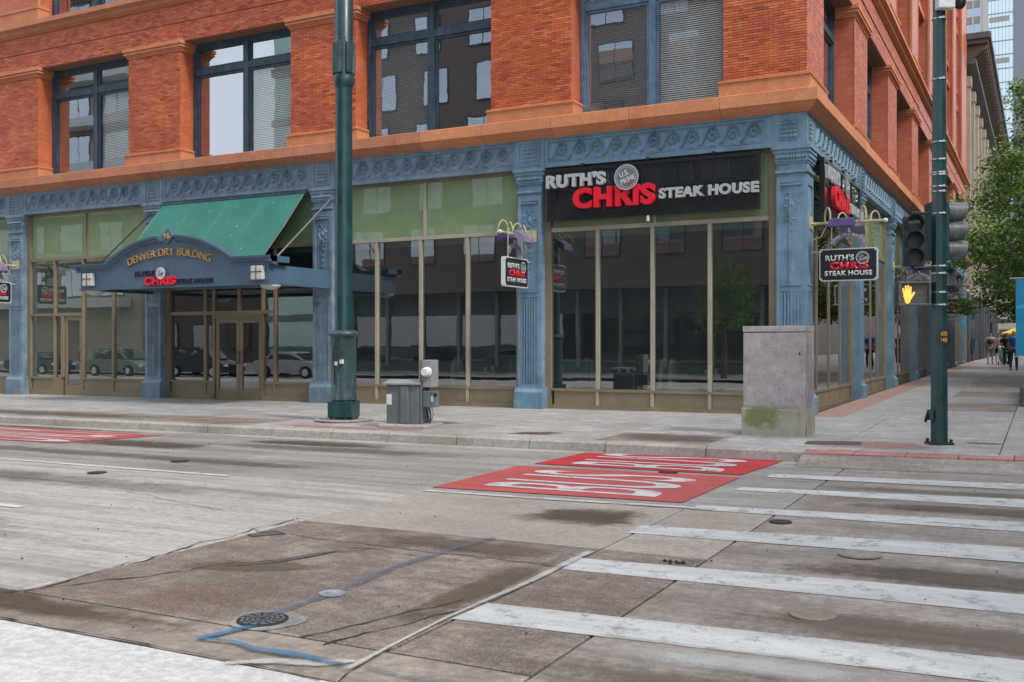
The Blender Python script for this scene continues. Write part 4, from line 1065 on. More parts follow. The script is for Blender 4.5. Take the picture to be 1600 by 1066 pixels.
# --- storefront bays
SY = 0.21
PY = {'F': SY + .045, 'R': SY + .03}
def quadpane(fr, a, b, z0, z1, mat, name='glass_pane', y=SY + .045):
    return MB().quad((a, y, z0), (b, y, z0), (b, y, z1), (a, y, z1)).build(name, mat, fr)
def bay(side, a, b, mull, zsill=.42, ztr=3.82, ztop=5.2, glassm=None, doors=None, green=None, low=None, greenm=None):
    g = glassm or M['glass']; fm = MB(); y0, y1 = SY, SY + .10
    zb = -.16
    fm.box(a - .09, a + .07, y0 - .03, y1, zb, ztop); fm.box(b - .07, b + .09, y0 - .03, y1, zb, ztop)
    fm.box(a + .081, b - .081, y0 - .02, y1, ztop - .05, ztop)
    edges = [a + .08] + sorted(mull) + [b - .08]
    lt = MB()
    for m_ in mull:
        zt = ztr
        fm_z0 = .04
        pro = -.012 if side == 'F' else .004
        lt.box(m_ - .037, m_ + .037, y0 + pro, y1, zb if doors and any(abs(m_ - e_) < .06 for dd in doors for e_ in dd[:2]) else .071, zt - .001)
    lt.box(a + .081, b - .081, y0 - .02, y1, ztr, ztr + .085)
    for m_ in (green or [(a + b) / 2]): lt.box(m_ - .034, m_ + .034, y0 - .012, y1, ztr + .086, ztop - .051)
    fr = upart(fm, 'storefront_frame', M['bronze'], side)
    lt.build('mullions', M['bronze_lt'] if side == 'F' and a > -12 else M['bronze'], fr)
    gx = [a + .08] + list(green or [(a + b) / 2]) + [b - .08]
    for p, q in zip(gx[:-1], gx[1:]): quadpane(fr, p, q, ztr + .08, ztop - .04, greenm or M['green_panel'], 'green_panel')
    for p, q in zip(edges[:-1], edges[1:]):
        door = next((dd for dd in (doors or []) if p >= dd[0] - .06 and q <= dd[1] + .06), None)
        if door: continue
        quadpane(fr, p, q, zsill, ztr, g, 'glass_pane', PY[side])
        MB().quad((p, SY + .05, ztr - .14), (q, SY + .05, ztr - .14), (q, SY + .05, ztr), (p, SY + .05, ztr)).build('valance', M['green_panel'], fr)
        r_ = MB(); r_.box(p + .001, q - .001, y0 - .02, y1, zsill - .055, zsill + .001); r_.build('sill_rail', M['bronze'], fr)
        r_ = MB(); r_.box(p + .05, q - .05, y0 + .012, y1, .07, zsill - .056); r_.build('stall_riser_panel', M['bronze'], fr)
        r_ = MB(); r_.box(p + .001, q - .001, y0 - .025, y1, zb, .069); r_.build('kick_plate', M['bronze'], fr)
    return fr
def door_leaf(fr, a, b, z1, hinge, mat):
    d_ = MB(); s_ = .095; y0 = SY + .02
    zb = -.14
    d_.box(a, a + s_, y0, y0 + .05, zb, z1); d_.box(b - s_, b, y0, y0 + .05, zb, z1)
    d_.box(a + s_ + .001, b - s_ - .001, y0, y0 + .05, z1 - .12, z1); d_.box(a + s_ + .001, b - s_ - .001, y0, y0 + .05, zb, .2)
    dr = d_.build('door', mat, fr)
    quadpane(dr, a + s_, b - s_, .2, z1 - .12, M['glass'], 'glass_pane', y0 + .03)
    hx = b - s_ / 2 if hinge < 0 else a + s_ / 2
    h_ = MB().tube([(hx, y0 - .002, .88), (hx, y0 - .06, .90), (hx, y0 - .065, 1.02), (hx, y0 - .06, 1.16), (hx, y0 - .002, 1.18)], .014, 6)
    h_.build('handle', M['black'], dr)
    return dr
b4 = bay('F', -5.58, -.70, [-4.42, -3.19, -1.97])
b3 = bay('F', -11.27, -6.29, [-10.15, -8.90, -7.63])
b2 = bay('F', -17.03, -11.97, [-15.68, -15.37, -13.70, -13.30], doors=[(-15.37, -13.70)], green=[-14.5])
mb = MB().box(-16.93, -13.345, SY - .02, SY + .1, 2.16, 2.25).box(-14.5 - .04, -14.5 + .04, SY - .01, SY + .1, 2.251, 3.8)
mb.build('transom_bar', M['bronze'], b2)
quadpane(b2, -15.37, -13.70, 2.25, 3.82, M['glass'])
MB().box(-15.33, -13.74, SY, SY + .1, 2.06, 2.159).build('door_head', M['bronze'], b2)
door_leaf(b2, -15.31, -14.505, 2.055, -1, M['bronze']); door_leaf(b2, -14.495, -13.75, 2.055, 1, M['bronze'])
b1 = bay('F', -22.70, -17.73, [-21.60, -20.40, -19.16], green=[-20.3], doors=[(-21.60, -20.40)], glassm=M['glass_green'])
mb = MB().box(-21.555, -20.445, SY - .02, SY + .1, 2.20, 2.29).box(-22.6, -21.65, SY - .01, SY + .1, 2.21, 2.28).box(-21.56, -21.25, SY - .01, SY + .1, -.16, .42).box(-21.29, -21.19, SY - .03, SY + .1, .421, 2.199)
mb.build('transom_bar', M['bronze'], b1)
quadpane(b1, -21.6, -20.4, 2.29, 3.82, M['glass_green']); quadpane(b1, -21.56, -21.24, .42, 2.2, M['glass'])
door_leaf(b1, -21.18, -20.46, 2.19, -1, M['bronze'])
for a, b in ((-28.35, -23.4), (-34.05, -29.05)): bay('F', a, b, [a + 1.25, a + 2.5, a + 3.75], glassm=M['glass_green'])
cs = [.69] + [c for c in PR]
for i in range(len(cs)):
    a = cs[i] + (.36 if i else .02); b = (cs[i + 1] - .36) if i + 1 < len(cs) else UMAX
    if b - a < 2: continue
    n = 4; bay('R', a, b, [a + (b - a) * (k + 1) / n for k in range(n - 1)], glassm=M['glass_side'])
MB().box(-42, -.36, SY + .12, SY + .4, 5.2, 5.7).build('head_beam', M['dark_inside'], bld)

# ================================================================ SIGNS AND CANOPY
def seal(parent, x, z, r, y, M4, ring, disc, letters, ux=(1, 0), tilt=20, name='seal'):
    # round grade stamp: disc, ring, U.S. over PRIME on a slope, red bar
    u = Vector((ux[0], ux[1], 0))
    nrm = M4.to_3x3() @ Vector((0, 0, 1))
    base = Vector((x, y, z))
    def place(me, dx, dz, dn, mat, nm, rot=0):
        me.transform(Matrix.Rotation(R(rot), 4, 'Z')); me.transform(M4); me.materials.append(mat); me.name = nm
        o = bpy.data.objects.new(nm, me); link(o, parent); o.location = base + u * dx + Vector((0, 0, dz)) + nrm * dn; return o
    k = 32
    dm = MB().lathe([(.001, 0), (r, 0), (r, r * .09), (.001, r * .09)], k).mesh('disc'); place(dm, 0, 0, 0, disc, 'seal_disc')
    rm = MB().lathe([(r * .93, r * .09), (r * .99, r * .09), (r * .99, r * .12), (r * .93, r * .12)], k)
    rm.lathe([(r * .78, r * .09), (r * .82, r * .09), (r * .82, r * .115), (r * .78, r * .115)], k)
    m_ = bpy.data.meshes.new('ring')
    vs = []; fs = []
    for a_, b_ in ((.90, 1.0), (.76, .81)):
        o_ = len(vs)
        for i in range(k):
            t_ = 2 * PI * i / k; vs += [(r * a_ * math.cos(t_), r * a_ * math.sin(t_), r * .12), (r * b_ * math.cos(t_), r * b_ * math.sin(t_), r * .12)]
        fs += [(o_ + 2 * i, o_ + 2 * i + 1, o_ + 2 * ((i + 1) % k) + 1, o_ + 2 * ((i + 1) % k)) for i in range(k)]
    m_.from_pydata(vs, [], fs); place(m_, 0, 0, 0, ring, 'seal_ring')
    for body, w, h, dx, dz in (('U.S.', .78, .42, -.46, .12), ('PRIME', 1.22, .40, -.56, -.42)):
        me = text_mesh(body, 1.0, 0, 0.02, width=r * w, height=r * h)
        for v in me.vertices: v.co.x += r * dx; v.co.y += r * dz; v.co.z = r * .13
        place(me, 0, 0, 0, letters, 'seal_lettering', tilt)
    me = bpy.data.meshes.new('bar'); me.from_pydata([(-.1 * r, -.62 * r, r * .13), (.42 * r, -.62 * r, r * .13), (.38 * r, -.52 * r, r * .13), (-.14 * r, -.52 * r, r * .13)], [], [(0, 1, 2, 3)])
    place(me, 0, 0, 0, M['red'], 'seal_bar', tilt)

def big_sign(name, label, side):
    s = thing(name, label, 'shop sign', (0, 0, 0), fz(side))
    if side == 'F': a, b, z0, z1 = -5.50, -0.90, 4.03, 5.15
    else: a, b, z0, z1 = 1.18, 5.75, 4.03, 5.15
    y = -.04 if side == 'F' else -.10
    fr = MB(); e = .07
    fr.box(a, b, y, y + .10, z0, z0 + e); fr.box(a, b, y, y + .10, z1 - e, z1)
    fr.box(a, a + e, y + .0005, y + .10, z0 + e, z1 - e); fr.box(b - e, b, y + .0005, y + .10, z0 + e, z1 - e)
    for q in (.17, .46, .74): fr.box(a + (b - a) * q, a + (b - a) * q + .05, y + .004, y + .10, z0 + e + .001, z1 - e - .001)
    fr.box(a + e, b - e, y + .008, y + .10, z0 + .58, z0 + .62)
    fr.build('sign_frame', M['black'], s)
    MB().box(a + .02, b - .02, y + .03, y + .09, z0 + .02, z1 - .02).build('sign_backing', M['blackglass'], s)
    br = MB()
    for q in (.18, .50, .80): br.box(a + (b - a) * q - .03, a + (b - a) * q + .03, y - .01, y + .3, z1 + .001, z1 + .07)
    br.build('mounting_bracket', M['black'], s)
    M4 = FRONT
    o = a + 5.50
    d = .10 if side == 'F' else .07
    yl = y - .01
    word("RUTH'S", -5.47 + o, 4.72, 1.36, .29, d, .05, M['silver'], s, yl, M4)
    word('CHRIS', -4.83 + o, 4.24, 1.82, .44, d * 1.3, .05, M['red'], s, yl, M4)
    word('STEAK HOUSE', -2.93 + o, 4.34, 2.03, .215, d * .8, .05, M['silver'], s, yl, M4)
    seal(s, -3.60 + o, 4.82, .265, yl - d * 1.3 - .01, M4, M['silver'], M['seal'], M['white'])
    cv = MB().lathe([(.001, 0), (.035, 0), (.035, .09), (.02, .12), (.001, .12)], 10, (-3.2 + o, y + .02, z0 - .12)); cv.build('sign_lamp', M['white'], s)
    return s
big_sign('restaurant_sign', 'long black framed sign with silver and red raised letters above the corner bay', 'F')
big_sign('restaurant_sign', 'black framed sign with raised letters seen end-on on the side wall behind the corner pilaster', 'R')

# canopy
cn = thing('entrance_canopy', 'blue arched entrance canopy with gold Denver Dry Building lettering over the double doors', 'canopy', (-14.40, 0, 0))
X0, X1, CY = -3.06, 3.06, -2.25
ZB, ZT = 2.76, 3.20
def arch_z(x):
    ax = abs(x); W = 2.02; RA = (W * W + .36) / 1.2
    return ZT if ax >= W else ZT + math.sqrt(RA * RA - ax * ax) - (RA - .6)
xs_ = [X0] + [-2.02 + 4.04 * i / 40 for i in range(41)] + [X1]
top = [(x, arch_z(x)) for x in xs_]
vs = [(x, CY, z) for x, z in top] + [(x, CY + .12, z) for x, z in top] + [(x, CY, ZB) for x, _ in top] + [(x, CY + .12, ZB) for x, _ in top]; n = len(top)
fs = []
for i in range(n - 1):
    fs += [(2 * n + i, 2 * n + i + 1, i + 1, i), (3 * n + i, n + i, n + i + 1, 3 * n + i + 1), (i, i + 1, n + i + 1, n + i), (2 * n + i, 3 * n + i, 3 * n + i + 1, 2 * n + i + 1)]
fs += [(0, n, 3 * n, 2 * n), (n - 1, 3 * n - 1, 4 * n - 1, 2 * n - 1)]
MB().add(vs, fs).build('arched_fascia', M['canopy'], cn)
for s_, nm in ((-1, 'side_beam'), (1, 'side_beam')):
    a, b = (X1 - .12, X1) if s_ > 0 else (X0, X0 + .12)
    MB().box(a, b, CY + .121, -.03, ZB, ZT - .03).build(nm, M['canopy'], cn)
    MB().box(a - .03, b + .03, CY + .13, -.035, ZB - .03, ZB - .001).build('beam_flange', M['canopy'], cn)
MB().box(X0 + .121, X1 - .121, CY + .121, -.02, ZB + .05, ZB + .12).build('soffit', M['canopy'], cn)
MB().box(X0 - .03, X1 + .03, CY - .03, CY + .125, ZB - .035, ZB - .001).build('lower_rail', M['canopy'], cn)
# crowning moulding swept along the arch, split round the diamond finial
def sweep(pts, prof):
    mb = MB(); vs = []; n = len(pts); m = len(prof)
    for i, (x, z) in enumerate(pts):
        x0, z0 = pts[max(0, i - 1)]; x1, z1 = pts[min(n - 1, i + 1)]
        d_ = Vector((x1 - x0, z1 - z0)).normalized(); nx, nz = -d_.y, d_.x
        vs += [(x + nx * q, CY + y, z + nz * q) for y, q in prof]
    fs = [(i * m + j, i * m + (j + 1) % m, (i + 1) * m + (j + 1) % m, (i + 1) * m + j) for i in range(n - 1) for j in range(m)] + [tuple(range(m)), tuple(range((n - 1) * m, n * m))]
    return mb.add(vs, fs)
prof = [(.13, -.02), (-.004, -.02), (-.02, .03), (-.06, .05), (-.08, .09), (-.13, .12), (-.14, .17), (.13, .17)]
P_ = [(X0 - .14, ZT)] + [(x, arch_z(x)) for x in [-2.08 + 1.80 * i / 22 for i in range(23)]]
sweep(P_, prof).build('crown_moulding', M['canopy'], cn); sweep([(-x, z) for x, z in reversed(P_)], prof).build('crown_moulding', M['canopy'], cn)
for s_ in (-1, 1):
    x_a, x_b = sorted((s_ * (X1 + .003), s_ * (X1 + .14)))
    MB().box(x_a, x_b, CY - .10, CY + .55, ZT + .03, ZT + .168).build('moulding_return', M['canopy'], cn)
MB().add([(0, CY - .06, 3.76), (.19, CY - .06, 3.95), (0, CY - .06, 4.14), (-.19, CY - .06, 3.95), (0, CY + .08, 3.76), (.19, CY + .08, 3.95), (0, CY + .08, 4.14), (-.19, CY + .08, 3.95)],
         [(0, 1, 2, 3), (7, 6, 5, 4), (0, 4, 5, 1), (1, 5, 6, 2), (2, 6, 7, 3), (3, 7, 4, 0)]).build('diamond_finial', M['canopy'], cn)
MB().box(-.22, .22, CY - .002, CY + .1, 3.72, 3.86).build('finial_base', M['canopy'], cn)
put(text_mesh('16', 1, .02, .02, width=.17, height=.13), 'finial_number', M['gold'], cn, (-.085, CY - .062, 3.88))
# serif lettering on the arch: block letters given bracket serifs
def serif_letter(ch):
    me = text_mesh(ch, 1.0, 0, 0.0, height=1.0)
    W = max(v.co.x for v in me.vertices); bm = bmesh.new(); bm.from_mesh(me)
    stems = {'D': [(0, 'b'), (0, 't')], 'E': [(0, 'b'), (0, 't')], 'N': [(0, 'b'), (0, 't'), (W, 'b'), (W, 't')], 'V': [(.06, 't'), (W - .06, 't')], 'R': [(0, 'b'), (0, 't'), (W, 'b')], 'Y': [(.05, 't'), (W - .05, 't'), (W / 2, 'b')],
             'B': [(0, 'b'), (0, 't')], 'U': [(0.06, 't'), (W - .06, 't')], 'I': [(W / 2, 'b'), (W / 2, 't')], 'L': [(0, 'b'), (0, 't')], 'G': []}.get(ch, [])
    for x, w in stems:
        y = 0 if w == 'b' else .93
        c = x + (.06 if x < .01 else (-.06 if x > W - .01 and ch != 'I' else 0))
        vs = [bm.verts.new(q) for q in ((c - .16, y, 0), (c + .16, y, 0), (c + .16, y + .07, 0), (c - .16, y + .07, 0))]; bm.faces.new(vs)
    bm.to_mesh(me); bm.free()
    return me, W
txt = 'DENVER DRY BUILDING'; HT = .18
ws = []
for ch in txt:
    if ch == ' ': ws.append((None, .40)); continue
    ws.append(serif_letter(ch))
SPC = (2.72 - sum(w for _, w in ws) * HT) / HT / len(ws)
tot = 2.72
RAD = 4.3; zc = 3.66 - RAD
ang = tot / RAD / 2
for (me, w) in ws:
    adv = (w + SPC) * HT; mid = ang - adv / 2 / RAD
    if me is not None:
        bm = bmesh.new(); bm.from_mesh(me)
        for v in bm.verts: v.co = ((v.co.x - w / 2) * HT, v.co.y * HT, 0)
        r_ = bmesh.ops.extrude_face_region(bm, geom=bm.faces[:]); bmesh.ops.translate(bm, verts=[e for e in r_['geom'] if isinstance(e, bmesh.types.BMVert)], vec=(0, 0, .035))
        bm.to_mesh(me); bm.free()
        me.transform(Matrix.Rotation(mid, 4, 'Z'))
        put(me, 'letter', M['gold'], cn, (-RAD * math.sin(mid), CY - .003, zc + RAD * math.cos(mid) - .17))
    ang -= adv / RAD
word("RUTH'S", -1.12, 3.02, .75, .13, .03, .012, M['navyletter'], cn, CY - .003)
word('CHRIS', -.77, 2.79, 1.01, .21, .06, .05, M['red'], cn, CY - .003)
word('STEAK HOUSE', .26, 2.81, 1.15, .11, .03, .012, M['navyletter'], cn, CY - .003)
seal(cn, -.20, 3.07, .145, CY - .07, FRONT, M['white'], M['white'], M['navyletter'])
M['lampglass'] = plain('alabaster_lamp', (0.55, 0.55, 0.50), 0.35)
for x in (X0 + .36, X1 - .10 - .16):
    l_ = MB().box(x - .165, x + .165, CY - .12, CY - .002, 2.83, 3.14).build('square_lamp', M['lampglass'], cn, bevel=.02)
    MB().box(x - .17, x + .17, CY - .128, CY - .1205, 2.995, 3.015).box(x - .008, x + .008, CY - .1275, -.1205 + CY, 2.835, 2.994).box(x - .008, x + .008, CY - .1275, -.1205 + CY, 3.016, 3.135).build('lamp_bar', M['black'], l_)
for x in (X0 + .22, X1 - .16):
    MB().lathe([(.23, 0), (.22, -.04), (.16, -.08), (.06, -.11), (.001, -.115)], 20, (x, CY + .25, ZB - .035)).build('globe_lamp', M['lampglass'], cn, smooth=True)
for x, xx in ((X0 + .12, X0 + .35), (X1 - .12, X1 - .30)):
    MB().tube([(x, CY + .2, ZT + .0), (xx + (.32 if x > 0 else -.3), -.02, 4.93)], .018, 6).build('tie_rod', M['strap'] if x > 0 else M['black'], cn)
# awning behind the arch
aw = thing('green_awning', 'sloping teal green canvas awning above the arched entrance canopy', 'awning', (-14.36, 0, 0))
AWX = [-2.56, -1.35, -.16, 1.03, 2.24]
def aw_sheet(x0, x1, name, off=0):
    mb = MB(); vs = []
    for i in range(9):
        t_ = i / 8
        for j in range(2):
            x = (x0, x1)[j]
            sp = 1 + .10 * t_
            vs.append((x * 1.0, -.06 + (-1.62) * t_, 5.13 - 1.80 * t_ - .05 * math.sin(PI * t_)))
    vs2 = [(x, y + .012, z - .012) for x, y, z in vs]
    m = 18
    mb.add(vs + vs2, [(2 * i, 2 * i + 1, 2 * i + 3, 2 * i + 2) for i in range(8)] + [(m + 2 * i, m + 2 * i + 2, m + 2 * i + 3, m + 2 * i + 1) for i in range(8)] + [(2 * i, 2 * i + 2, m + 2 * i + 2, m + 2 * i) for i in range(8)] + [(2 * i + 1, m + 2 * i + 1, m + 2 * i + 3, 2 * i + 3) for i in range(8)])
    return mb.build(name, M['awning'], aw, smooth=True)
for i in range(4): aw_sheet(AWX[i] + .004, AWX[i + 1] - .004, 'canvas_panel')
for i in range(5):
    x = AWX[i]
    MB().tube([(x, -.06, 5.10), (x, -.87, 4.16), (x, -1.68, 3.30)], .018, 6).build('awning_rib', M['awning'] if 0 < i < 4 else M['black'], aw)
MB().box(-2.58, 2.28, -.10, .04, 5.10, 5.17).build('head_rail', M['frame_dk'], aw)
MB().box(-2.58, 2.28, -1.72, -1.66, 3.27, 3.33).build('front_rail', M['frame_dk'], aw)

# hanging blade signs
def blade(name, label, loc, rz, W=1.07, H=.62, z=2.59, group='hanging blade signs on the pilasters', arch=True, faces=(1,)):
    # local: projects along +X from the wall at x=0, readable from -Y
    s = thing(name, label, 'hanging sign', loc, rz, group)
    x0 = .16
    MB().box(-.06, .0, -.16, .16, z + 1.02, z + 1.28).build('wall_plate', M['cream_pipe'], s)
    MB().tube([(0, 0, z + 1.12), (1.36, 0, z + 1.12)], .028, 8).build('bracket_pipe', M['cream_pipe'], s)
    MB().lathe([(.001, 0), (.04, 0), (.045, .03), (.03, .06), (.001, .07)], 10, (1.34, 0, z + 1.12), 'X').build('pipe_cap', M['white'], s)
    MB().tube([(.0, 0, z + .80), (.18, 0, z + .86), (.3, 0, z + 1.1)], .012, 6).build('scroll_brace', M['cream_pipe'], s)
    for k_, (gx, w_) in enumerate(((.33, .15), (.56, .13), (.98, .15), (1.16, .13))):
        sg = -1 if k_ % 2 else 1
        pts = []
        for i in range(13):
            a = PI * i / 12
            pts.append((gx - .07 * math.cos(a) * 1.0, sg * (-.02 - .22 * (i / 12)), z + 1.14 + .26 * math.sin(a) ** .8 * (1 if k_ in (0, 2) else .7)))
        MB().tube(pts, .016, 7).build('gooseneck', M['cream_pipe'], s, smooth=True)
    for sg, mat, dz in ((-1, M['purple'], 0), (1, M['lilac'], -.09)):
        h_ = MB(); x_a = .38 if sg < 0 else .50
        h_.prism_x([(sg * .10, z + 1.05), (sg * .14, z + 1.19), (sg * .34, z + 1.15 + dz), (sg * .36, z + 1.02 + dz), (sg * .34, z + 1.0 + dz)], x_a, x_a + .46)
        h_.build('lamp_hood', mat, s)
    for q in (x0 + .22, x0 + W - .22): MB().tube([(q, 0, z + 1.11), (q, 0, z + H)], .012, 6).build('hanger_rod', M['cream_pipe'], s)
    if arch:
        mb = MB(); k = 14; vs = []
        for i in range(k + 1):
            a = PI * (.08 + .84 * i / k); c_ = x0 + W / 2
            for r_ in (.25, .36):
                for y in (-.015, .015): vs.append((c_ - r_ * math.cos(a) * 1.0, y, z + H + .02 + r_ * math.sin(a) * .78))
        fs = []
        for i in range(k):
            b_ = 4 * i
            fs += [(b_, b_ + 2, b_ + 6, b_ + 4), (b_ + 1, b_ + 5, b_ + 7, b_ + 3), (b_ + 2, b_ + 3, b_ + 7, b_ + 6), (b_, b_ + 4, b_ + 5, b_ + 1)]
        mb.add(vs, fs); mb.build('arched_plaque', M['lilac'], s)
        at = 'DENVER DRY BUILDING'
        for i, ch in enumerate(at):
            if ch == ' ': continue
            a = PI * (.12 + .76 * (i + .5) / len(at)); c_ = x0 + W / 2
            me = text_mesh(ch, 1, 0, .01, height=.05)
            for v in me.vertices: v.co.x -= .015; v.co.z = .018
            me.transform(Matrix.Rotation(PI / 2 - a, 4, 'Z'))
            put(me, 'plaque_letter', M['white'], s, (c_ - .305 * math.cos(a), 0, z + H + .01 + .305 * math.sin(a) * .78))
        MB().lathe([(.001, 0), (.05, .01), (.03, .05), (.02, .08), (.001, .1)], 8, (x0 + W / 2, 0, z + H + .295)).build('plaque_finial', M['lilac'], s)
    c = .05
    def oct_(x0, x1, z0, z1, y0, y1, c):
        p = [(x0 + c, z0), (x1 - c, z0), (x1 - c, z0 + c), (x1, z0 + c), (x1, z1 - c), (x1 - c, z1 - c), (x1 - c, z1), (x0 + c, z1), (x0 + c, z1 - c), (x0, z1 - c), (x0, z0 + c), (x0 + c, z0 + c)]
        return MB().prism_y(p, y0, y1)
    oct_(x0, x0 + W, z, z + H, -.045, .045, .03).build('sign_edge', M['white'], s)
    for sg in (-1, 1):
        a_, b_ = sorted((sg * .0455, sg * .05)); oct_(x0 + .022, x0 + W - .022, z + .022, z + H - .022, a_, b_, .035).build('sign_face', M['signnavy'], s)
        M4 = FRONT if sg < 0 else Matrix.Rotation(PI, 4, 'Z') @ FRONT
        o_ = (x0 if sg < 0 else x0 + W); d = 1 if sg < 0 else -1
        k = W / 1.07
        for body, px, pz, w, h, mat, bo in (("RUTH'S", .115, .385, .53, .115, M['white'], .03), ('CHRIS', .19, .215, .72, .15, M['red'], .055), ('STEAK HOUSE', .10, .10, .87, .095, M['white'], .03)):
            me = text_mesh(body, 1, .006, bo, width=w * k, height=h)
            put(me, 'sign_lettering', mat, s, (o_ + d * px * k, sg * .0505, z + pz), M4)
        seal(s, o_ + d * .80 * k, z + .43, .12, sg * .0515, M4, M['white'], M['signnavy'], M['white'], (d, 0))
    MB().box(.0, x0 + .01, -.012, .012, z + H - .06, z + H - .03).build('lower_stay', M['cream_pipe'], s)
    return s
blade('hanging_sign', 'navy blade sign with red and white lettering hanging at the corner beside the walk signal', (0.01, .35, 0), 0)
blade('hanging_sign', 'navy blade sign seen obliquely on the pilaster left of the long black sign', (-5.93, -.01, 0), R(-90))
blade('hanging_sign', 'navy blade sign on the far left pilaster cut by the picture edge', (-23.05, -.01, 0), R(-90))
blade('hanging_sign', 'second blade sign along the side wall, its purple bracket showing above the walk signal', (0.01, 12.62, 0), 0)
blade('hanging_sign', 'farthest blade sign along the side wall, showing right of the signal pole', (0.01, 24.62, 0), 0)

# ================================================================ STREET FURNITURE
# large green pole at the kerb
px_, py_ = -7.66, -4.35; g0 = gz(px_, py_)
st = thing('street_pole', 'tall dark green street pole with a heavy scuffed grey base standing near the kerb', 'pole', (px_, py_, g0))
MB().lathe([(.001, 0), (.52, 0), (.55, .02), (.55, .035), (.001, .04)], 28).build('footing', CM['kerb'], st)
MB().box(-.24, .24, -.24, .24, .07, .38).build('base_box', M['pole'], st, bevel=.02, rz=R(18))
mb = MB()
for sx in (-1, 1):
    for sy_ in (-1, 1): mb.cyl((sx * .17, sy_ * .17, .035), (sx * .17, sy_ * .17, .075), .03, n=8)
mb.build('anchor_bolt', M['pole'], st)
MB().lathe([(.20, .38), (.245, .40), (.245, .46), (.235, .50), (.235, 1.56), (.245, 1.58), (.29, 1.61), (.295, 1.64), (.27, 1.68), (.19, 1.71)], 32).build('base_column', M['pole_base'], st, smooth=True)
MB().lathe([(.175, 1.68), (.168, 1.74), (.155, 6.32)], 32).build('shaft', M['pole'], st, smooth=True)
MB().lathe([(.155, 6.25), (.17, 6.30), (.19, 6.36), (.19, 6.44), (.175, 6.50), (.175, 7.9), (.16, 7.93), (.001, 7.935)], 32).build('upper_cylinder', M['pole'], st, smooth=True)
for a in (20, 110, 200, 290):
    o = MB().box(-.115, .115, -.025, .025, 6.52, 7.10).build('antenna_panel', M['pole_base'], st, bevel=.012); o.rotation_euler.z = R(a - 27); 
    dx, dy = math.sin(R(a - 27)), -math.cos(R(a - 27)); o.location = (dx * .17, dy * .17, 0)
mb = MB()
for z in (6.48, 7.13, 7.18):
    for a in range(0, 360, 45): mb.lathe([(.001, 0), (.012, 0), (.012, .01), (.001, .012)], 6, (.19 * math.cos(R(a)), .19 * math.sin(R(a)), z))
mb.build('bolt', M['strap'], st)
MB().box(-.03, .03, -.25, -.235, 1.05, 1.12).box(.09, .15, -.25, -.20, 1.08, 1.16).build('sticker', M['white'], st)
MB().tube([(.0, -.24, 1.42), (-.04, -.255, 1.38), (-.05, -.25, 1.1), (-.03, -.25, .9), (-.02, -.245, .7)], .008, 5).build('paint_drip', M['black'], st)
MB().tube([(-.235, -.08, 1.1), (-.27, -.12, 1.0), (-.235, -.1, .8)], .012, 5).build('strap_clip', M['cream_pipe'], st)
# utility pedestal with meter
ux_, uy_ = -5.78, -5.0; g0 = gz(ux_, uy_)
ut = thing('utility_pedestal', 'grey metal utility pedestal with a round electric meter box on its right side', 'utility cabinet', (ux_, uy_, g0), R(8))
MB().box(-.42, .50, -.36, .40, -.02, .07).build('concrete_pad', CM['kerb'], ut, bevel=.03)
MB().box(-.30, .30, -.24, .26, .07, .74).build('cabinet_body', M['grey_metal'], ut, bevel=.008)
MB().prism_x([(-.29, .741), (-.29, .775), (-.02, .83), (.31, .80), (.31, .741)], -.35, .34).build('cabinet_lid', M['grey_lt'], ut, bevel=.006)
MB().box(-.02, .13, -.275, -.241, .075, .72).build('front_rib', M['grey_metal'], ut, bevel=.01)
MB().box(-.295, -.20, -.246, -.2405, .40, .58).build('paper_label', M['white'], ut)
MB().box(.31, .345, -.20, -.165, .07, 1.17).box(.31, .345, .12, .155, .07, 1.17).build('strut', M['grey_metal'], ut)
MB().box(.346, .52, -.16, .12, .70, 1.17).build('meter_box', M['grey_lt'], ut, bevel=.01)
MB().lathe([(.001, 0), (.088, 0), (.088, .04), (.078, .05), (.075, .11), (.06, .125), (.001, .13)], 20, (.41, -.16, .96), 'Y')
m_ = MB().lathe([(.001, 0), (.088, 0), (.088, -.04), (.076, -.05), (.072, -.12), (.06, -.135), (.05, -.135)], 20, (.44, -.162, .965), 'Y').build('meter', M['white'], ut, smooth=True)
MB().lathe([(.001, -.13), (.055, -.13), (.055, -.12)], 16, (.44, -.162, .965), 'Y').build('meter_glass', M['black'], m_)
MB().box(.346, .47, -.15, .02, .36, .64).build('breaker_box', M['grey_metal'], ut, bevel=.008)
MB().box(.475, .58, -.13, .02, .36, .64).build('disconnect_box', M['grey_metal'], ut, bevel=.008)
MB().box(.49, .54, -.135, -.131, .46, .55).build('paper_label', M['white'], ut)
MB().box(.56, .60, -.16, -.12, .55, .60).build('switch_lever', M['black'], ut)
for i, x in enumerate((.38, .41, .45, .50)):
    MB().tube([(x, -.06 - .02 * i, .36), (x + .01, -.06, .24), (.42, .0, .07)], .011, 6).build('conduit', M['grey_lt'] if i % 2 else M['black'], ut)
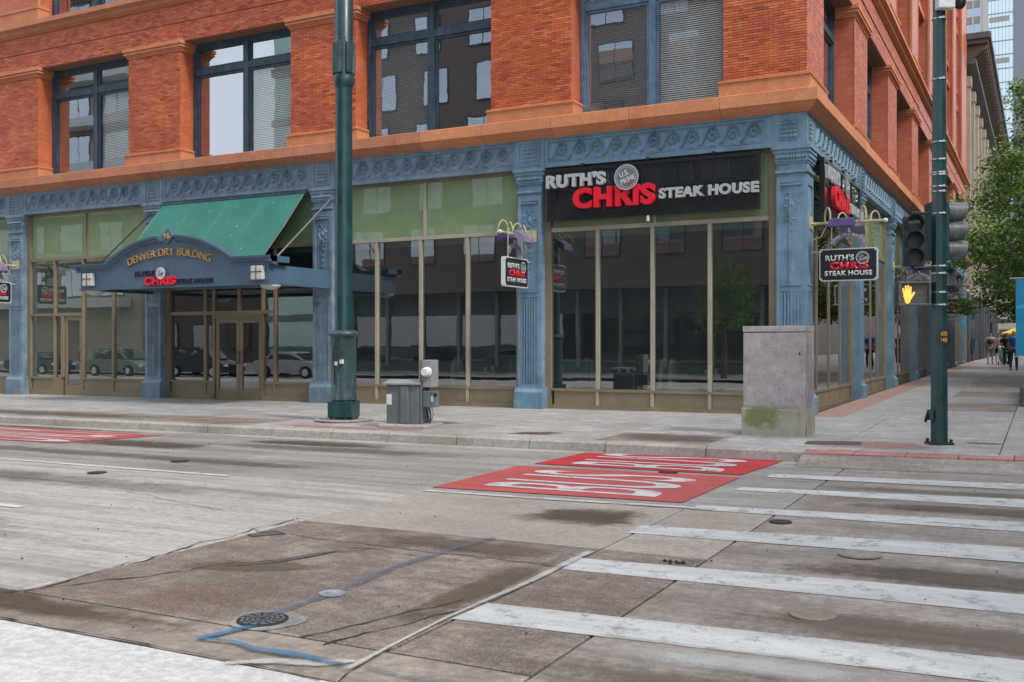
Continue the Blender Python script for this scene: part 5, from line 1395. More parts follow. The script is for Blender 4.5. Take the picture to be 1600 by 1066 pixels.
# steel control cabinet
cx_, cy_ = .345, -4.15; g0 = gz(.3, -3.9)
cc_ = thing('control_cabinet', 'blank weathered steel traffic cabinet on a mossy concrete plinth at the corner', 'utility cabinet', (cx_, cy_, 0))
MB().box(-.50, .49, -.02, .66, -.2, .395).build('concrete_plinth', M['base_conc'], cc_, bevel=.012)
MB().box(-.475, .475, 0, .62, .396, 1.56).build('cabinet_body', M['steel'], cc_, bevel=.008)
MB().box(-.48, .48, -.012, .635, 1.57, 1.66).build('cabinet_top', M['steel'], cc_, bevel=.006)
MB().box(-.45, .42, -.008, -.001, .43, 1.54).build('door_panel', M['steel'], cc_, bevel=.003)
mb = MB()
for z in (.55, .95, 1.35): mb.box(.4755, .484, .10, .16, z, z + .12)
mb.build('hinge', M['steel'], cc_)
MB().box(.38, .40, -.016, -.0085, 1.22, 1.26).build('lock', M['black'], cc_)
# signal pole
sx_, sy_ = 2.73, -4.70; g0 = gz(sx_, sy_)
sp = thing('signal_pole', 'slim dark green traffic signal pole on a round footing at the ramp', 'pole', (sx_, sy_, g0), R(27.7))
MB().lathe([(.001, -.03), (.30, -.03), (.31, .0), (.29, .022), (.001, .024)], 28).build('footing', CM['walk'], sp)
MB().box(-.155, .155, -.13, .13, .024, .055).build('base_plate', M['black'], sp, bevel=.006)
mb = MB()
for a in (-1, 1):
    for b in (-1, 1): mb.cyl((a * .12, b * .10, .055), (a * .12, b * .10, .10), .022, n=6)
mb.build('anchor_bolt', M['black'], sp)
MB().lathe([(.118, .055), (.116, .6), (.085, 6.6), (.001, 6.62)], 8).build('shaft', M['pole'], sp)
MB().box(-.165, -.105, -.07, .01, .36, .50).build('hand_hole_cover', M['pole'], sp)
MB().tube([(-.11, -.02, .50), (-.16, -.02, .46), (-.19, -.02, .36), (-.20, -.02, .33)], .022, 6).build('hook', M['black'], sp)
for z in (5.02, 4.16, 3.92, 3.74, 3.71, 3.55, 3.48, 3.28 - .1, 2.46, 2.36, 2.10, 1.93, 5.95 - .1):
    r_ = .117 - (z / 6.6) * .032 + .004
    MB().lathe([(r_, z), (r_ + .004, z + .002), (r_ + .004, z + .018), (r_, z + .02)], 16).box(.0, .03, -r_ - .018, -r_, z - .004, z + .024).build('steel_strap', M['strap'], sp)
tg = MB().box(-.035, .065, -.1185, -.113, 1.38 + .02, 1.60).build('number_tag', M['black'], sp)
M['yellow'] = plain('yellow_numerals', (0.75, 0.45, 0.03), 0.5)
put(text_mesh('600', 1, .002, .01, width=.085, height=.06), 'tag_number', M['yellow'], tg, (-.028, -.119, 1.51)); put(text_mesh('140', 1, .002, .01, width=.085, height=.06), 'tag_number', M['yellow'], tg, (-.028, -.119, 1.425))
# signal heads
def head(name, label, loc, rz, green=True, k=1.0, vis=.21):
    s = thing(name, label, 'traffic signal', loc, rz); s.scale = (k, k, k)
    # faces -Y in local space, centre of housing at origin, top at z=.345
    MB().box(-.135, .135, 0, .20, -.345, .345).build('housing', M['signal'], s, bevel=.012)
    for i, z in enumerate((.228, 0, -.228)):
        MB().lathe([(.100, -.004), (.112, -.004), (.116, .012), (.100, .012)], 22, (0, -.008, z), 'Y').build('lens_bezel', M['visor_dk'] if green else M['visor'], s)
        l_ = MB().lathe([(.001, -.012), (.06, -.010), (.098, .002), (.098, .01)], 22, (0, 0, z), 'Y').build('lens', M['black'] if i == 0 else M['lens'], s, smooth=True)
        # tunnel visor, open at the bottom
        vs = []; k = 20; L_ = vis
        for j in range(k + 1):
            a = (R(-40) + R(260) * j / k) if green else (R(-70) + R(320) * j / k)
            cut = (0.62 + .38 * math.sin(a)) if green else (.88 + .12 * math.sin(a))
            for rr in (.114, .120):
                vs += [(rr * math.cos(a), -.008, z + rr * math.sin(a)), (rr * math.cos(a) * .97, -.008 - L_ * cut, z + rr * math.sin(a) * .97)]
        fs = []
        for j in range(k):
            b = 4 * j; c = 4 * (j + 1)
            fs += [(b, b + 1, c + 1, c), (b + 2, c + 2, c + 3, b + 3), (b + 1, b + 3, c + 3, c + 1)]
        v_ = MB().add(vs, fs).build('visor', M['visor'] if not green else M['visor_dk'], s, smooth=True)
        if i == 0 and green:
            put(text_mesh('BUSES', 1, .002, .02, width=.15, height=.04), 'lens_lettering', M['white'], l_, (-.075, -.014, z + .01))
    return s
M['lens'] = plain('dusty_lens', (0.16, 0.14, 0.11), 0.25)
cR = Vector((math.cos(R(27.744)), math.sin(R(27.744)), 0)); cF = Vector((-math.sin(R(27.744)), math.cos(R(27.744)), 0))
pp = Vector((sx_, sy_, 0))
h1 = pp - cR * .345
head('traffic_signal', 'three lens signal facing the street, hung left of the green signal pole', (h1.x, h1.y, 2.80), R(12))
h2 = pp + cR * .21 + cF * .30
head('traffic_signal', 'three lens signal turned side-on with large grey visors right of the green signal pole', (h2.x - .0, h2.y, 2.96), R(27.7 + 88), False, 1.18, .24)
def arm(z, parent_, x0=-.345, y=.08): pass
MB().tube([(-.11, .02, 3.20), (-.345, .06, 3.21), (-.345, .08, 3.14)], .018, 6).build('signal_arm', M['signal'], sp)
MB().tube([(-.11, .02, 2.44), (-.32, .05, 2.42), (-.345, .08, 2.47)], .022, 6).build('signal_arm', M['black'], sp)
# walk signal
w_ = pp - cR * .345
wk = thing('pedestrian_signal', 'pedestrian signal showing a lit orange raised hand beside the green pole', 'walk signal', (w_.x, w_.y, 2.085 - .01), R(20))
def rrect(w, h, r, y0, y1, hole=None):
    p = []
    for cx, cz, a0 in ((w - r, h - r, 0), (-w + r, h - r, 90), (-w + r, -h + r, 180), (w - r, -h + r, 270)):
        for i in range(6): a = R(a0 + 90 * i / 5); p.append((cx + r * math.cos(a), cz + r * math.sin(a)))
    return MB().prism_y(p, y0, y1)
rrect(.21, .165, .05, 0, .16).build('housing', M['signal'], wk)
p_ = []
mb = MB()
for a, b, c_, d_ in ((-.21, .21, .135, .165), (-.21, .21, -.165, -.135), (-.21, -.18, -.135, .135), (.18, .21, -.135, .135)): mb.box(a, b, -.06, -.0005, c_, d_)
mb.build('shade_frame', M['visor'], wk, bevel=.01)
M['screen'] = plain('signal_screen', (0.10, 0.085, 0.08), 0.6)
MB().box(-.178, .178, -.012, -.001, -.133, .133).build('screen', M['screen'], wk)
# hand shape: palm, four fingers, thumb
hb = MB()
def capsule(x0, z0, x1, z1, r0, r1):
    d = Vector((x1 - x0, z1 - z0)).normalized(); n_ = Vector((-d.y, d.x)); p = []
    a0 = math.atan2(d.y, d.x)
    for i in range(7): a = a0 - PI / 2 + PI * i / 6; p.append((x1 + r1 * math.cos(a), z1 + r1 * math.sin(a)))
    for i in range(7): a = a0 + PI / 2 + PI * i / 6; p.append((x0 + r0 * math.cos(a), z0 + r0 * math.sin(a)))
    return p
for i, args in enumerate([(-.125, -.02, -.145, .065, .016, .012), (-.103, .0, -.112, .10, .016, .012), (-.08, .0, -.080, .105, .016, .012), (-.058, -.01, -.048, .085, .016, .012), (-.05, -.05, -.002, .012, .02, .012), (-.095, -.03, -.085, -.09, .048, .036), (-.075, -.05, -.09, -.10, .04, .035)]):
    p = capsule(*args); hb.prism_y(p, -.0135 - .0004 * i, -.0125)
hb.build('lit_hand', M['amber'], wk)
MB().tube([(.2, .06, .08), (.26, .04, .08)], .02, 6).tube([(.2, .06, -.08), (.26, .04, -.08)], .02, 6).build('mounting_arm', M['black'], wk)
# cameras at the top of the pole
cm = thing('traffic_camera', 'white box camera with a dark dome at the top of the green signal pole', 'camera', (sx_, sy_, 6.0), R(27.7))
MB().box(-.10, .13, -.22, -.09, -.07, .14).build('camera_housing', M['white'], cm, bevel=.015)
MB().lathe([(.001, -.085), (.04, -.075), (.07, -.04), (.08, 0), (.08, .03)], 18, (.225, -.13, .02)).build('dome', M['black'], cm, smooth=True)
MB().lathe([(.082, .03), (.085, .05), (.06, .10), (.001, .11)], 18, (.225, -.13, .02)).build('dome_cap', M['white'], cm, smooth=True)
# cyan banner kiosk at right edge, planter kerb
M['cyan'] = plain('cyan_panel', (0.01, 0.33, 0.55), 0.4)
kx_, ky_ = 3.75, 13.0; g0 = gz(kx_, ky_)
kk = thing('street_banner', 'bright cyan banner on a slim post at the right edge of the picture', 'banner', (kx_, ky_, g0))
MB().cyl((.62, 0, 0), (.62, 0, 3.6), .045).build('post', M['black'], kk)
MB().box(-.46, .56, -.02, .02, .95, 3.16).build('banner', M['cyan'], kk)
MB().box(-.62, .66, -.012, .012, 3.18, 3.21).box(-.48, .66, -.012, .012, .91, .94).build('banner_arm', M['strap'], kk)
MB().add([(-.44, -.022, 2.3), (.1, -.022, 2.35), (.5, -.022, 2.75), (.5, -.022, 2.85), (.08, -.022, 2.5), (-.44, -.022, 2.4)], [(0, 1, 4, 5), (1, 2, 3, 4)]).build('banner_graphic', plain('pale_cyan', (0.05, 0.5, 0.7), .4), kk)
pk = thing('planter', 'low dark stone planter box at the right edge of the side pavement', 'planter', (4.35, 5.3, gz(4.35, 5.3)))
MB().box(-.80, .9, -.85, 5.2, -.02, .42).build('planter_wall', stone_mat('dark_granite', (0.10, 0.10, 0.10), (0.16, 0.16, 0.155), (0.05, 0.05, 0.05), 6), pk, bevel=.03)
MB().box(-.70, .8, -.75, 5.1, .421, .47).build('soil', M['bark'], pk)

# ================================================================ TREES
def make_tree(label, x, y, h, rad, seed, nclump=110, per=150, leaf=.085, zlow=2.4, group='street trees along the side pavement', squash=1.0):
    r = random.Random(seed); g0 = gz(x, y)
    t_ = thing('street_tree', label, 'tree', (x, y, g0), 0, group)
    trunk = [(0, 0, 0), (.04, .02, 1.2), (-.03, .05, 2.4), (.05, .0, 3.6), (.0, .0, h * .62), (.1, .05, h * .85)]
    tm = MB().tube(trunk, .1, 9, [.17, .13, .115, .10, .07, .02])
    tips = []
    for i in range(26):
        z = r.uniform(2.0, h * .8); a = r.uniform(0, 2 * PI); q = rad * r.uniform(.55, .95) * (1 - max(0, (z - h * .45)) / h)
        p = [(0, 0, z), (q * .45 * math.cos(a), q * .45 * math.sin(a), z + .5 + r.uniform(0, .5)), (q * math.cos(a + .2), q * math.sin(a + .2), z + r.uniform(.3, 1.4))]
        tm.tube(p, .03, 5, [.05, .03, .01]); tips.append(p[2])
    tm.build('trunk', M['bark'], t_, smooth=True)
    lb = MB(); cz = (h + zlow) / 2; hz = (h - zlow) / 2
    cl = list(tips)
    while len(cl) < nclump:
        u, v, w = r.gauss(0, 1), r.gauss(0, 1), r.gauss(0, 1); d = math.sqrt(u * u + v * v + w * w); q = r.random() ** .42
        cl.append((u / d * rad * q, v / d * rad * q, cz + w / d * hz * q))
    for c in cl:
        cr = r.uniform(.28, .62)
        for _ in range(int(per * cr / .45)):
            px, py, pz = c[0] + r.gauss(0, cr * .5), c[1] + r.gauss(0, cr * .5), c[2] + r.gauss(0, cr * .36) - .06
            s_ = leaf * r.uniform(.6, 1.35)
            a = Vector((r.gauss(0, 1), r.gauss(0, 1), r.gauss(0, .5))).normalized(); b = a.orthogonal().normalized()
            b = (b + Vector((0, 0, r.uniform(-.4, .1)))).normalized() * s_ * .42; a = a * s_; p = Vector((px, py, pz))
            lb.v += [tuple(p - a * .5), tuple(p + b), tuple(p + a * .6), tuple(p - b)]; k = len(lb.v); lb.f.append((k - 4, k - 3, k - 2, k - 1))
    lb.build('crown', M['leaf'], t_, fix=False)
    return t_
make_tree('nearest green street tree, its crown filling the right edge above the cyan banner', 5.75, 15.5, 10.6, 3.5, 21, 190, 190, .10, 2.5)
make_tree('second street tree whose low branches spread behind the signal heads', 4.6, 22.5, 8.4, 4.0, 22, 230, 190, .11, 1.9)
make_tree('street tree deep along the side pavement above the group of walkers', 4.6, 34.0, 8.8, 3.5, 23, 150, 150, .13, 2.2)
make_tree('farthest street tree on the side pavement beyond the walkers', 5.2, 58.0, 8.0, 3.2, 24, 80, 90, .18, 2.5)

# ================================================================ BACKGROUND BUILDINGS
M['cream'] = stone_mat('cream_stone', (0.42, 0.36, 0.28), (0.55, 0.48, 0.38), (0.30, 0.25, 0.2), 1.2)
M['greystone'] = stone_mat('grey_stone', (0.30, 0.28, 0.26), (0.40, 0.38, 0.35), (0.2, 0.19, 0.18), 1.2)
M['corn'] = painted('cornice_grey', (0.11, 0.12, 0.135), 0.6, 0, .3, None, .3, 1)
M['corn_br'] = plain('cornice_bracket', (0.20, 0.14, 0.10), 0.8)
M['glass_far'] = glass('far_glass', (0.05, 0.06, 0.07), 0.35, (0.85, 0.95, 1.0), 0.0, diff=(.03, .05, .06), difff=.8, wscale=.15)
o_ = thing('corniced_building', 'cream stone building with a deep dark bracketed cornice beyond the brick building', 'building', (0, 0, 0))
Yb = UMAX + .3
MB().box(-18, -.1, Yb, 92, 4.6, 18.4).build('wall', M['cream'], o_)
MB().box(-18, -.05, Yb, 92, -.3, 4.59).build('ground_floor_wall', M['greystone'], o_)
for i in range(11):
    y = Yb + .6 + i * 4.2
    MB().box(-.05, .16, y, y + .7, 4.7, 17.3).box(-.06, .22, y - .08, y + .78, 16.7, 17.31).build('column', M['cream'], o_)
    MB().box(-.04, .12, y - .1, y + .4, -.2, 4.5).build('ground_pilaster', M['corn'], o_)
    for z0, z1 in ((5.4, 8.2), (9.2, 12.2), (13.2, 16.2)):
        w1 = MB().box(-.09, .0, y + 1.1, y + 3.8, z0, z1).build('window', M['brickwall'], o_)
        MB().quad((.01, y + 1.3, z0 + .2), (.01, y + 3.6, z0 + .2), (.01, y + 3.6, z1 - .2), (.01, y + 1.3, z1 - .2)).build('pane', M['glass_far'], w1)
    MB().quad((-.03, y + .6, .3), (-.03, y + 3.9, .3), (-.03, y + 3.9, 4.0), (-.03, y + .6, 4.0)).build('shop_window', M['glass_side'], o_)
MB().prism_x([(0, 0), (1, 0), (1, 1), (0, 1)], 0, .01)
cb_ = MB().box(-1, 1.15, Yb - .2, 93, 19.0, 19.25).box(-1, 1.3, Yb - .35, 93.2, 19.251, 19.6).box(-1, .5, Yb, 93, 17.9, 18.2).build('cornice', M['corn'], o_)
for i in range(52):
    y = Yb + .1 + i * .9
    MB().prism_y([(-.1, 18.21), (.35, 18.25), (.8, 18.62), (1.1, 18.70), (1.1, 18.99), (-.1, 18.99)], y, y + .38).build('bracket', M['corn_br'], cb_)
# wall lamp boxes and awning frames near the far shops
MB().box(-.0, 1.9, 74, 78, 3.2, 3.5).build('shop_canopy', M['corn'], o_)
fa = thing('far_shopfronts', 'pale low shopfront row closing the side street in the distance', 'building')
MB().box(-14, 8, 118, 130, -.3, 9).build('wall', M['cream'], fa)
for i in range(5): 
    w1 = MB().box(-6 + i * 2.6, -4 + i * 2.6, 117.9, 118.0, .6, 3.2).build('window', M['corn'], fa)
    MB().quad((-5.9 + i * 2.6, 117.88, .7), (-4.1 + i * 2.6, 117.88, .7), (-4.1 + i * 2.6, 117.88, 3.1), (-5.9 + i * 2.6, 117.88, 3.1)).build('pane', M['glass_far'], w1)
# two towers
M['tw_white'] = plain('tower_white', (0.60, 0.60, 0.58), 0.6); M['tw_spandrel'] = plain('tower_spandrel', (0.34, 0.33, 0.30), 0.6)
M['tw_glass'] = glass('tower_glass', (0.05, 0.05, 0.06), 0.45, (0.80, 0.95, 1.0), 0.02, diff=(0.05, .13, .19), difff=1.0, wscale=.25)
M['tw_glass2'] = glass('tower_glass_b', (0.05, 0.05, 0.06), 0.30, (0.7, 0.85, 1.0), 0.03, diff=(0.02, .06, .13), difff=1.0, wscale=.3)
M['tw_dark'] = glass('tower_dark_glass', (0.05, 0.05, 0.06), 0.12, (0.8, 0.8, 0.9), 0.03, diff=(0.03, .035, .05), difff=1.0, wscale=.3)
M['mullion_far'] = plain('tower_mullion', (0.22, 0.27, 0.30), 0.5)
ta = thing('white_office_tower', 'white gridded office tower with blue windows, left of the glass tower', 'tower')
TY = 180.0
MB().box(-40, -4.3, TY, TY + 30, 0, 95).build('wall', M['tw_white'], ta)
for fl in range(22):
    z = 30 + fl * 2.9
    w1 = MB().box(-16, -6.0, TY - .2, TY, z, z + 1.3).build('spandrel', M['tw_spandrel'], ta)
    for i in range(8): MB().quad((-15.9 + i * 1.25, TY - .1, z + 1.3), (-14.8 + i * 1.25, TY - .1, z + 1.3), (-14.8 + i * 1.25, TY - .1, z + 2.9), (-15.9 + i * 1.25, TY - .1, z + 2.9)).build('window', M['tw_glass2'], ta)
for i in range(9): MB().box(-16.05 + i * 1.25, -15.88 + i * 1.25, TY - .35, TY - .201, 28, 95).build('fin', M['tw_white'], ta)
tb = thing('glass_tower', 'tall blue glass tower with a dark side face behind the trees', 'tower')
TB = 150.0
MB().box(-3.45, 0.0, TB, TB + 20, 0, 90).build('core', M['tw_glass'], tb)
MB().box(0.001, 5.5, TB + 4, TB + 24, 0, 90).build('dark_side', M['tw_dark'], tb)
for fl in range(26):
    z = 22 + fl * 2.1
    MB().box(-3.5, .02, TB - .06, TB, z, z + .16).build('floor_band', M['mullion_far'], tb)
    if fl % 3 == 1: MB().box(-3.3, -.5, TB - .03, TB - .001, z + .9, z + 1.7).build('pale_floor', M['tw_spandrel'], tb)
for i in range(8): MB().box(-3.45 + i * .48, -3.40 + i * .48, TB - .09, TB - .061, 20, 90).build('mullion', M['mullion_far'], tb)

# ---- buildings across the street (behind the viewer; seen in the glass)
M['dkbrick'] = stone_mat('dark_brown_brick', (0.17, 0.135, 0.125), (0.22, 0.175, 0.16), (0.12, 0.095, 0.09), 3)
M['glass_opp'] = glass('opposite_glass', (0.05, 0.05, 0.06), 0.42, (0.9, 0.97, 1.0), 0.0, diff=(.26, .34, .40), difff=.75, wscale=.3)  # pale blue diffuse paints the reflected sky into these panes
op = thing('dark_brick_block', 'dark brown brick apartment block with large square windows across the street', 'building')
OY = -34.0
MB().box(-37.5, 0.5, OY - 14, OY, 4.6, 34).build('wall', M['dkbrick'], op)
MB().box(-37.5, 0.5, OY - 14, OY - 1.2, -.5, 4.59).build('ground_floor_wall', plain('teal_grey_panel', (.10, .15, .165), .6), op)
wmesh = MB().box(-1.15, 1.15, 0, .06, -1.25, 1.25).mesh('window'); wmesh.materials.append(M['frame_dk'])
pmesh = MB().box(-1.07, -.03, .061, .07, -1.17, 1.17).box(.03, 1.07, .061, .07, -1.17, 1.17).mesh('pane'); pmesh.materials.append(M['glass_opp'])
def owin(par, x, z, sx=1.0, sz=1.0, y=OY):
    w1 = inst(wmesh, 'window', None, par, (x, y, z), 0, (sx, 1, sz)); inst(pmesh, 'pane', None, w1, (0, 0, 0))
for fl in range(8):
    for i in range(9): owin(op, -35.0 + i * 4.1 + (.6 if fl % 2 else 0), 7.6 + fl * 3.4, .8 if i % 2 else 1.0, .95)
for i in range(14):
    MB().box(-37.2 + i * 2.75, -37.0 + i * 2.75, OY - 1.19, OY - .9, 0, 4.55).build('shop_mullion', M['grey_lt'], op)
    MB().quad((-36.9 + i * 2.75, OY - 1.1, .3), (-34.5 + i * 2.75, OY - 1.1, .3), (-34.5 + i * 2.75, OY - 1.1, 3.2), (-36.9 + i * 2.75, OY - 1.1, 3.2)).build('shop_window', M['glass_side'], op)
gt = thing('green_glass_tower', 'pale green glass tower across the street beside the dark block', 'tower')
M['gtw'] = glass('green_tower_glass', (0.05, 0.05, 0.06), 0.35, (0.75, 1.0, 0.92), 0.0, diff=(.13, .24, .20), difff=1.0, wscale=.3)
MB().box(-46.2, -39.0, OY - 20, OY - 3, 0, 60).build('glass_wall', M['gtw'], gt)
for fl in range(15): MB().box(-46.3, -38.9, OY - 2.99, OY - 2.8, 3 + fl * 3.6, 3.5 + fl * 3.6).build('floor_band', M['mullion_far'], gt)
cb2 = thing('cream_balcony_block', 'cream apartment block with curved balconies across the street', 'building')
MB().box(-92, -56, OY - 3, OY, 0, 40).build('wall', M['cream'], cb2)
for fl in range(10):
    for i in range(8):
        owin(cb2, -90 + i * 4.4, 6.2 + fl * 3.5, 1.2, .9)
    MB().box(-84, -57, OY + .1, OY + 1.3, 4.2 + fl * 3.5, 4.9 + fl * 3.5).build('balcony', M['white'], cb2)
lo_ = thing('low_brick_row', 'low brown and red brick shop row far back across the street', 'building')
MB().box(-140, 10, -64, -58, -.5, 9).build('wall', M['dkbrick'], lo_)
for i in range(24):
    w1 = MB().box(-120 + i * 5, -117 + i * 5, -58, -57.9, .8, 3.6).build('window', M['frame_dk'], lo_)
    MB().quad((-119.8 + i * 5, -57.88, 1), (-117.2 + i * 5, -57.88, 1), (-117.2 + i * 5, -57.88, 3.4), (-119.8 + i * 5, -57.88, 3.4)).build('pane', M['glass_side'], w1)
rb_ = thing('red_brick_corner_block', 'red brick corner building beyond the side street', 'building')
MB().box(22, 44, -20, 260, -.3, 24).build('wall', M['greystone'], rb_)
for fl in range(5):
    for i in range(14): 
        w1 = MB().box(21.95, 22, -16 + i * 5, -13.4 + i * 5, 4.6 + fl * 4, 7.4 + fl * 4).build('window', M['frame_dk'], rb_)
        MB().quad((21.94, -15.9 + i * 5, 4.7 + fl * 4), (21.94, -13.5 + i * 5, 4.7 + fl * 4), (21.94, -13.5 + i * 5, 7.3 + fl * 4), (21.94, -15.9 + i * 5, 7.3 + fl * 4)).build('pane', M['glass_opp'], w1)
rb_['label'] = 'cream office block on the far side of the mall'; rb_.name = 'mall_office_block'

# parked cars
M['tyre'] = plain('tyre', (0.02, 0.02, 0.02), 0.9); M['carglass'] = glass('car_glass', (.1, .12, .12), .2, diff=(.02, .025, .025), difff=.8)
def car(label, x, y, rz, paint, suv=False):
    z0 = gz(x, y) + (ROAD if y < -6 else 0)
    c = thing('parked_car', label, 'car', (x, y, z0), rz, 'cars parked across the street')
    H = 1.68 if suv else 1.42; L_ = 2.25
    body = [(-L_, .35), (-L_, .75), (-L_ + .12, .92), (-1.75, .98), (-1.0, 1.0), (1.0, .98), (1.7, .88), (L_ - .05, .72), (L_, .4), (L_ - .1, .28), (1.85, .28), (1.78, .5), (1.55, .66), (1.25, .66), (1.02, .5), (.95, .28), (-.95, .28), (-1.02, .5), (-1.25, .66), (-1.55, .66), (-1.78, .5), (-1.85, .28)]
    MB().prism_y(body, -.88, .88).build('body', paint, c, bevel=.05)
    cab = [(-1.8 if suv else -1.6, .99), (-1.65 if suv else -1.15, H - .05), (-1.2 if suv else -.8, H), (.2, H), (.45, H - .06), (1.15, .99)]
    MB().prism_y(cab, -.72, .72).build('roof', paint, c, bevel=.04)
    gl_ = [(-1.5 if suv else -1.35, 1.03), (-1.45 if suv else -1.05, H - .13), (.25, H - .13), (.95, 1.03)]
    for s_ in (-1, 1): MB().prism_y(gl_, s_ * .715, s_ * .735).build('side_window', M['carglass'], c)
    MB().add([(1.13, -.62, 1.02), (1.13, .62, 1.02), (.50, .62, H - .1), (.50, -.62, H - .1)], [(0, 1, 2, 3)]).build('windscreen', M['carglass'], c).location = (.02, 0, .02)
    for x_ in (-1.4, 1.4):
        for s_ in (-1, 1):
            w1 = MB().lathe([(.001, -.1), (.2, -.1), (.33, -.08), (.33, .08), (.2, .1), (.001, .1)], 20, (x_, s_ * .80, .33), 'Y').build('wheel', M['tyre'], c)
            MB().lathe([(.001, s_ * .101), (.2, s_ * .101), (.2, s_ * .115), (.001, s_ * .115)], 14, (x_, s_ * .80, .33), 'Y').build('rim', M['strap'], w1)
    for s_ in (-1, 1):
        MB().box(L_ - .1, L_ + .0, s_ * .7 - .14, s_ * .7 + .14, .60, .74).build('headlight', M['white'], c)
        MB().box(-L_ - .01, -L_ + .06, s_ * .72 - .12, s_ * .72 + .12, .68, .84).build('tail_light', M['red'], c)
    return c
CP = lambda n, c: painted(n, c, .25, 0, 0, None, 0.02, 1, 0.0)
car('silver parked sedan across the street, reflected in the entrance glass', -31.5, -22.3, 0, CP('silver_paint', (.42, .44, .45)))
car('black parked sport utility car across the street, reflected in the doors', -38.0, -22.3, 0, CP('black_paint', (.015, .016, .018)), True)
car('grey green parked van like car across the street, reflected left of the entrance', -44.6, -22.3, 0, CP('grey_green_paint', (.16, .19, .19)), True)
car('dark blue parked sedan farther along the opposite kerb', -52.0, -22.3, 0, CP('blue_paint', (.02, .04, .09)))
car('pale green parked sedan reflected at the far left windows', -59.0, -22.3, 0, CP('green_paint', (.25, .32, .28)))
tag(car('dark grey sport utility car standing on the mall lane, reflected in the side windows', 9.0, 27.0, R(90), CP('grey_paint', (.05, .055, .06)), True), group='cars on the mall')
make_tree('small green street tree across the street, mirrored in the corner bay glass', -9.3, -26.5, 5.6, 1.6, 31, 60, 90, .12, 2.2, 'trees across the street')

for i, (y, lb) in enumerate(((-2, 'tree on the far side of the mall nearest the street'), (8, 'second tree on the far side of the mall'), (18, 'third tree on the far side of the mall, behind the parked car'), (29, 'fourth tree on the far side of the mall'), (41, 'fifth tree on the far side of the mall'), (55, 'sixth and deepest tree on the far side of the mall'))):
    make_tree(lb, 14.5 + (i % 2), y, 8.5, 4.4, 40 + i, 90, 90, .2, 1.9, 'trees on the far side of the mall')
# ================================================================ INSIDE THE RESTAURANT
M['chair'] = None
t = NT('chair_fabric'); p = t.pos()
v = t.node('ShaderNodeTexVoronoi'); v.inputs['Scale'].default_value = 30; t.l.new(p, v.inputs['Vector'])
t.col(t.mix(t.ramp(v.outputs['Distance'], [(0.3, 0.0), (0.5, 1.0)]), (0.30, 0.34, 0.14), (0.5, 0.5, 0.32))); t.rough(.8); M['chair'] = t.m
M['cloth'] = plain('table_top', (0.10, 0.085, 0.08), .4)
def chair(label, x, y, rz):
    c = thing('dining_chair', label, 'chair', (x, y, -.01), rz, 'dining chairs behind the glass')
    pts = [(-.30, .4), (-.24, .75), (-.20, 1.0), (-.08, 1.08), (.08, 1.08), (.20, 1.0), (.24, .75), (.30, .4)]
    MB().prism_y(pts, .20, .28).build('backrest', M['chair'], c, bevel=.02)
    MB().box(-.27, .27, -.27, .2, .36, .48).build('seat', M['chair'], c, bevel=.03)
    for a in (-.24, .21):
        for b in (-.24, .22): MB().box(a, a + .035, b, b + .035, 0, .36).build('leg', M['black'], c)
for lb, x, y, rz in (('patterned dining chair behind the first pane of the corner bay', -4.75, .95, 80), ('patterned dining chair behind the second pane, left of the table', -3.45, 1.0, -90), ('patterned dining chair behind the third pane of the corner bay', -2.75, .95, 95),
                     ('patterned dining chair behind the fourth pane next to the cabinet', -1.55, .95, -92), ('patterned dining chair seen left of the blue curtain in the middle bay', -8.1, .95, 88), ('patterned dining chair behind the last pane of the middle bay', -6.85, .95, -85)):
    chair(lb, x, y, R(rz))
for k_, (x, lb) in enumerate(((-4.1, 'dark dining table behind the first pane of the corner bay'), (-2.15, 'dark dining table behind the last pane of the corner bay'), (-7.45, 'dark dining table in the middle bay'))):
    tt = thing('dining_table', lb, 'table', (x, 1.0, -.01), 0, 'tables behind the glass')
    MB().lathe([(.001, .72), (.45, .72), (.46, .74), (.45, .76), (.001, .76)], 20).build('tabletop', M['cloth'], tt); MB().cyl((0, 0, 0), (0, 0, .72), .04, n=8).build('pedestal', M['black'], tt)
    gl = thing('place_setting', 'white cups and folded napkins on the %s table' % ('first', 'second', 'middle bay')[k_], 'tableware', (x, 1.0, .75))
    MB().lathe([(.03, 0), (.035, .09), (.028, .09)], 10, (-.1, -.1, 0)).lathe([(.03, 0), (.04, .12), (.03, .12)], 10, (.12, -.15, 0)).box(.0, .1, .05, .15, 0, .02).build('cup', M['white'], gl)
def curtain(x0, x1, z0, z1, y, label):
    mb = MB(); vs = []; n = int((x1 - x0) / .02)
    for i in range(n + 1):
        x = x0 + (x1 - x0) * i / n; yy = y + .04 * math.sin(i * .9) + .015 * math.sin(i * 2.3)
        vs += [(x, yy, z0), (x, yy, z1)]
    mb.add(vs, [(2 * i, 2 * i + 2, 2 * i + 3, 2 * i + 1) for i in range(n)])
    tag(mb.build('curtain', M['curtain'], None, smooth=True), label, 'curtain', 'half curtains behind the glass')
curtain(-5.5, -4.75, .38, 1.05, .55, 'teal half curtain at the lower left of the corner bay')
curtain(-6.75, -6.4, .38, 1.05, .55, 'teal half curtain at the lower right of the middle bay')

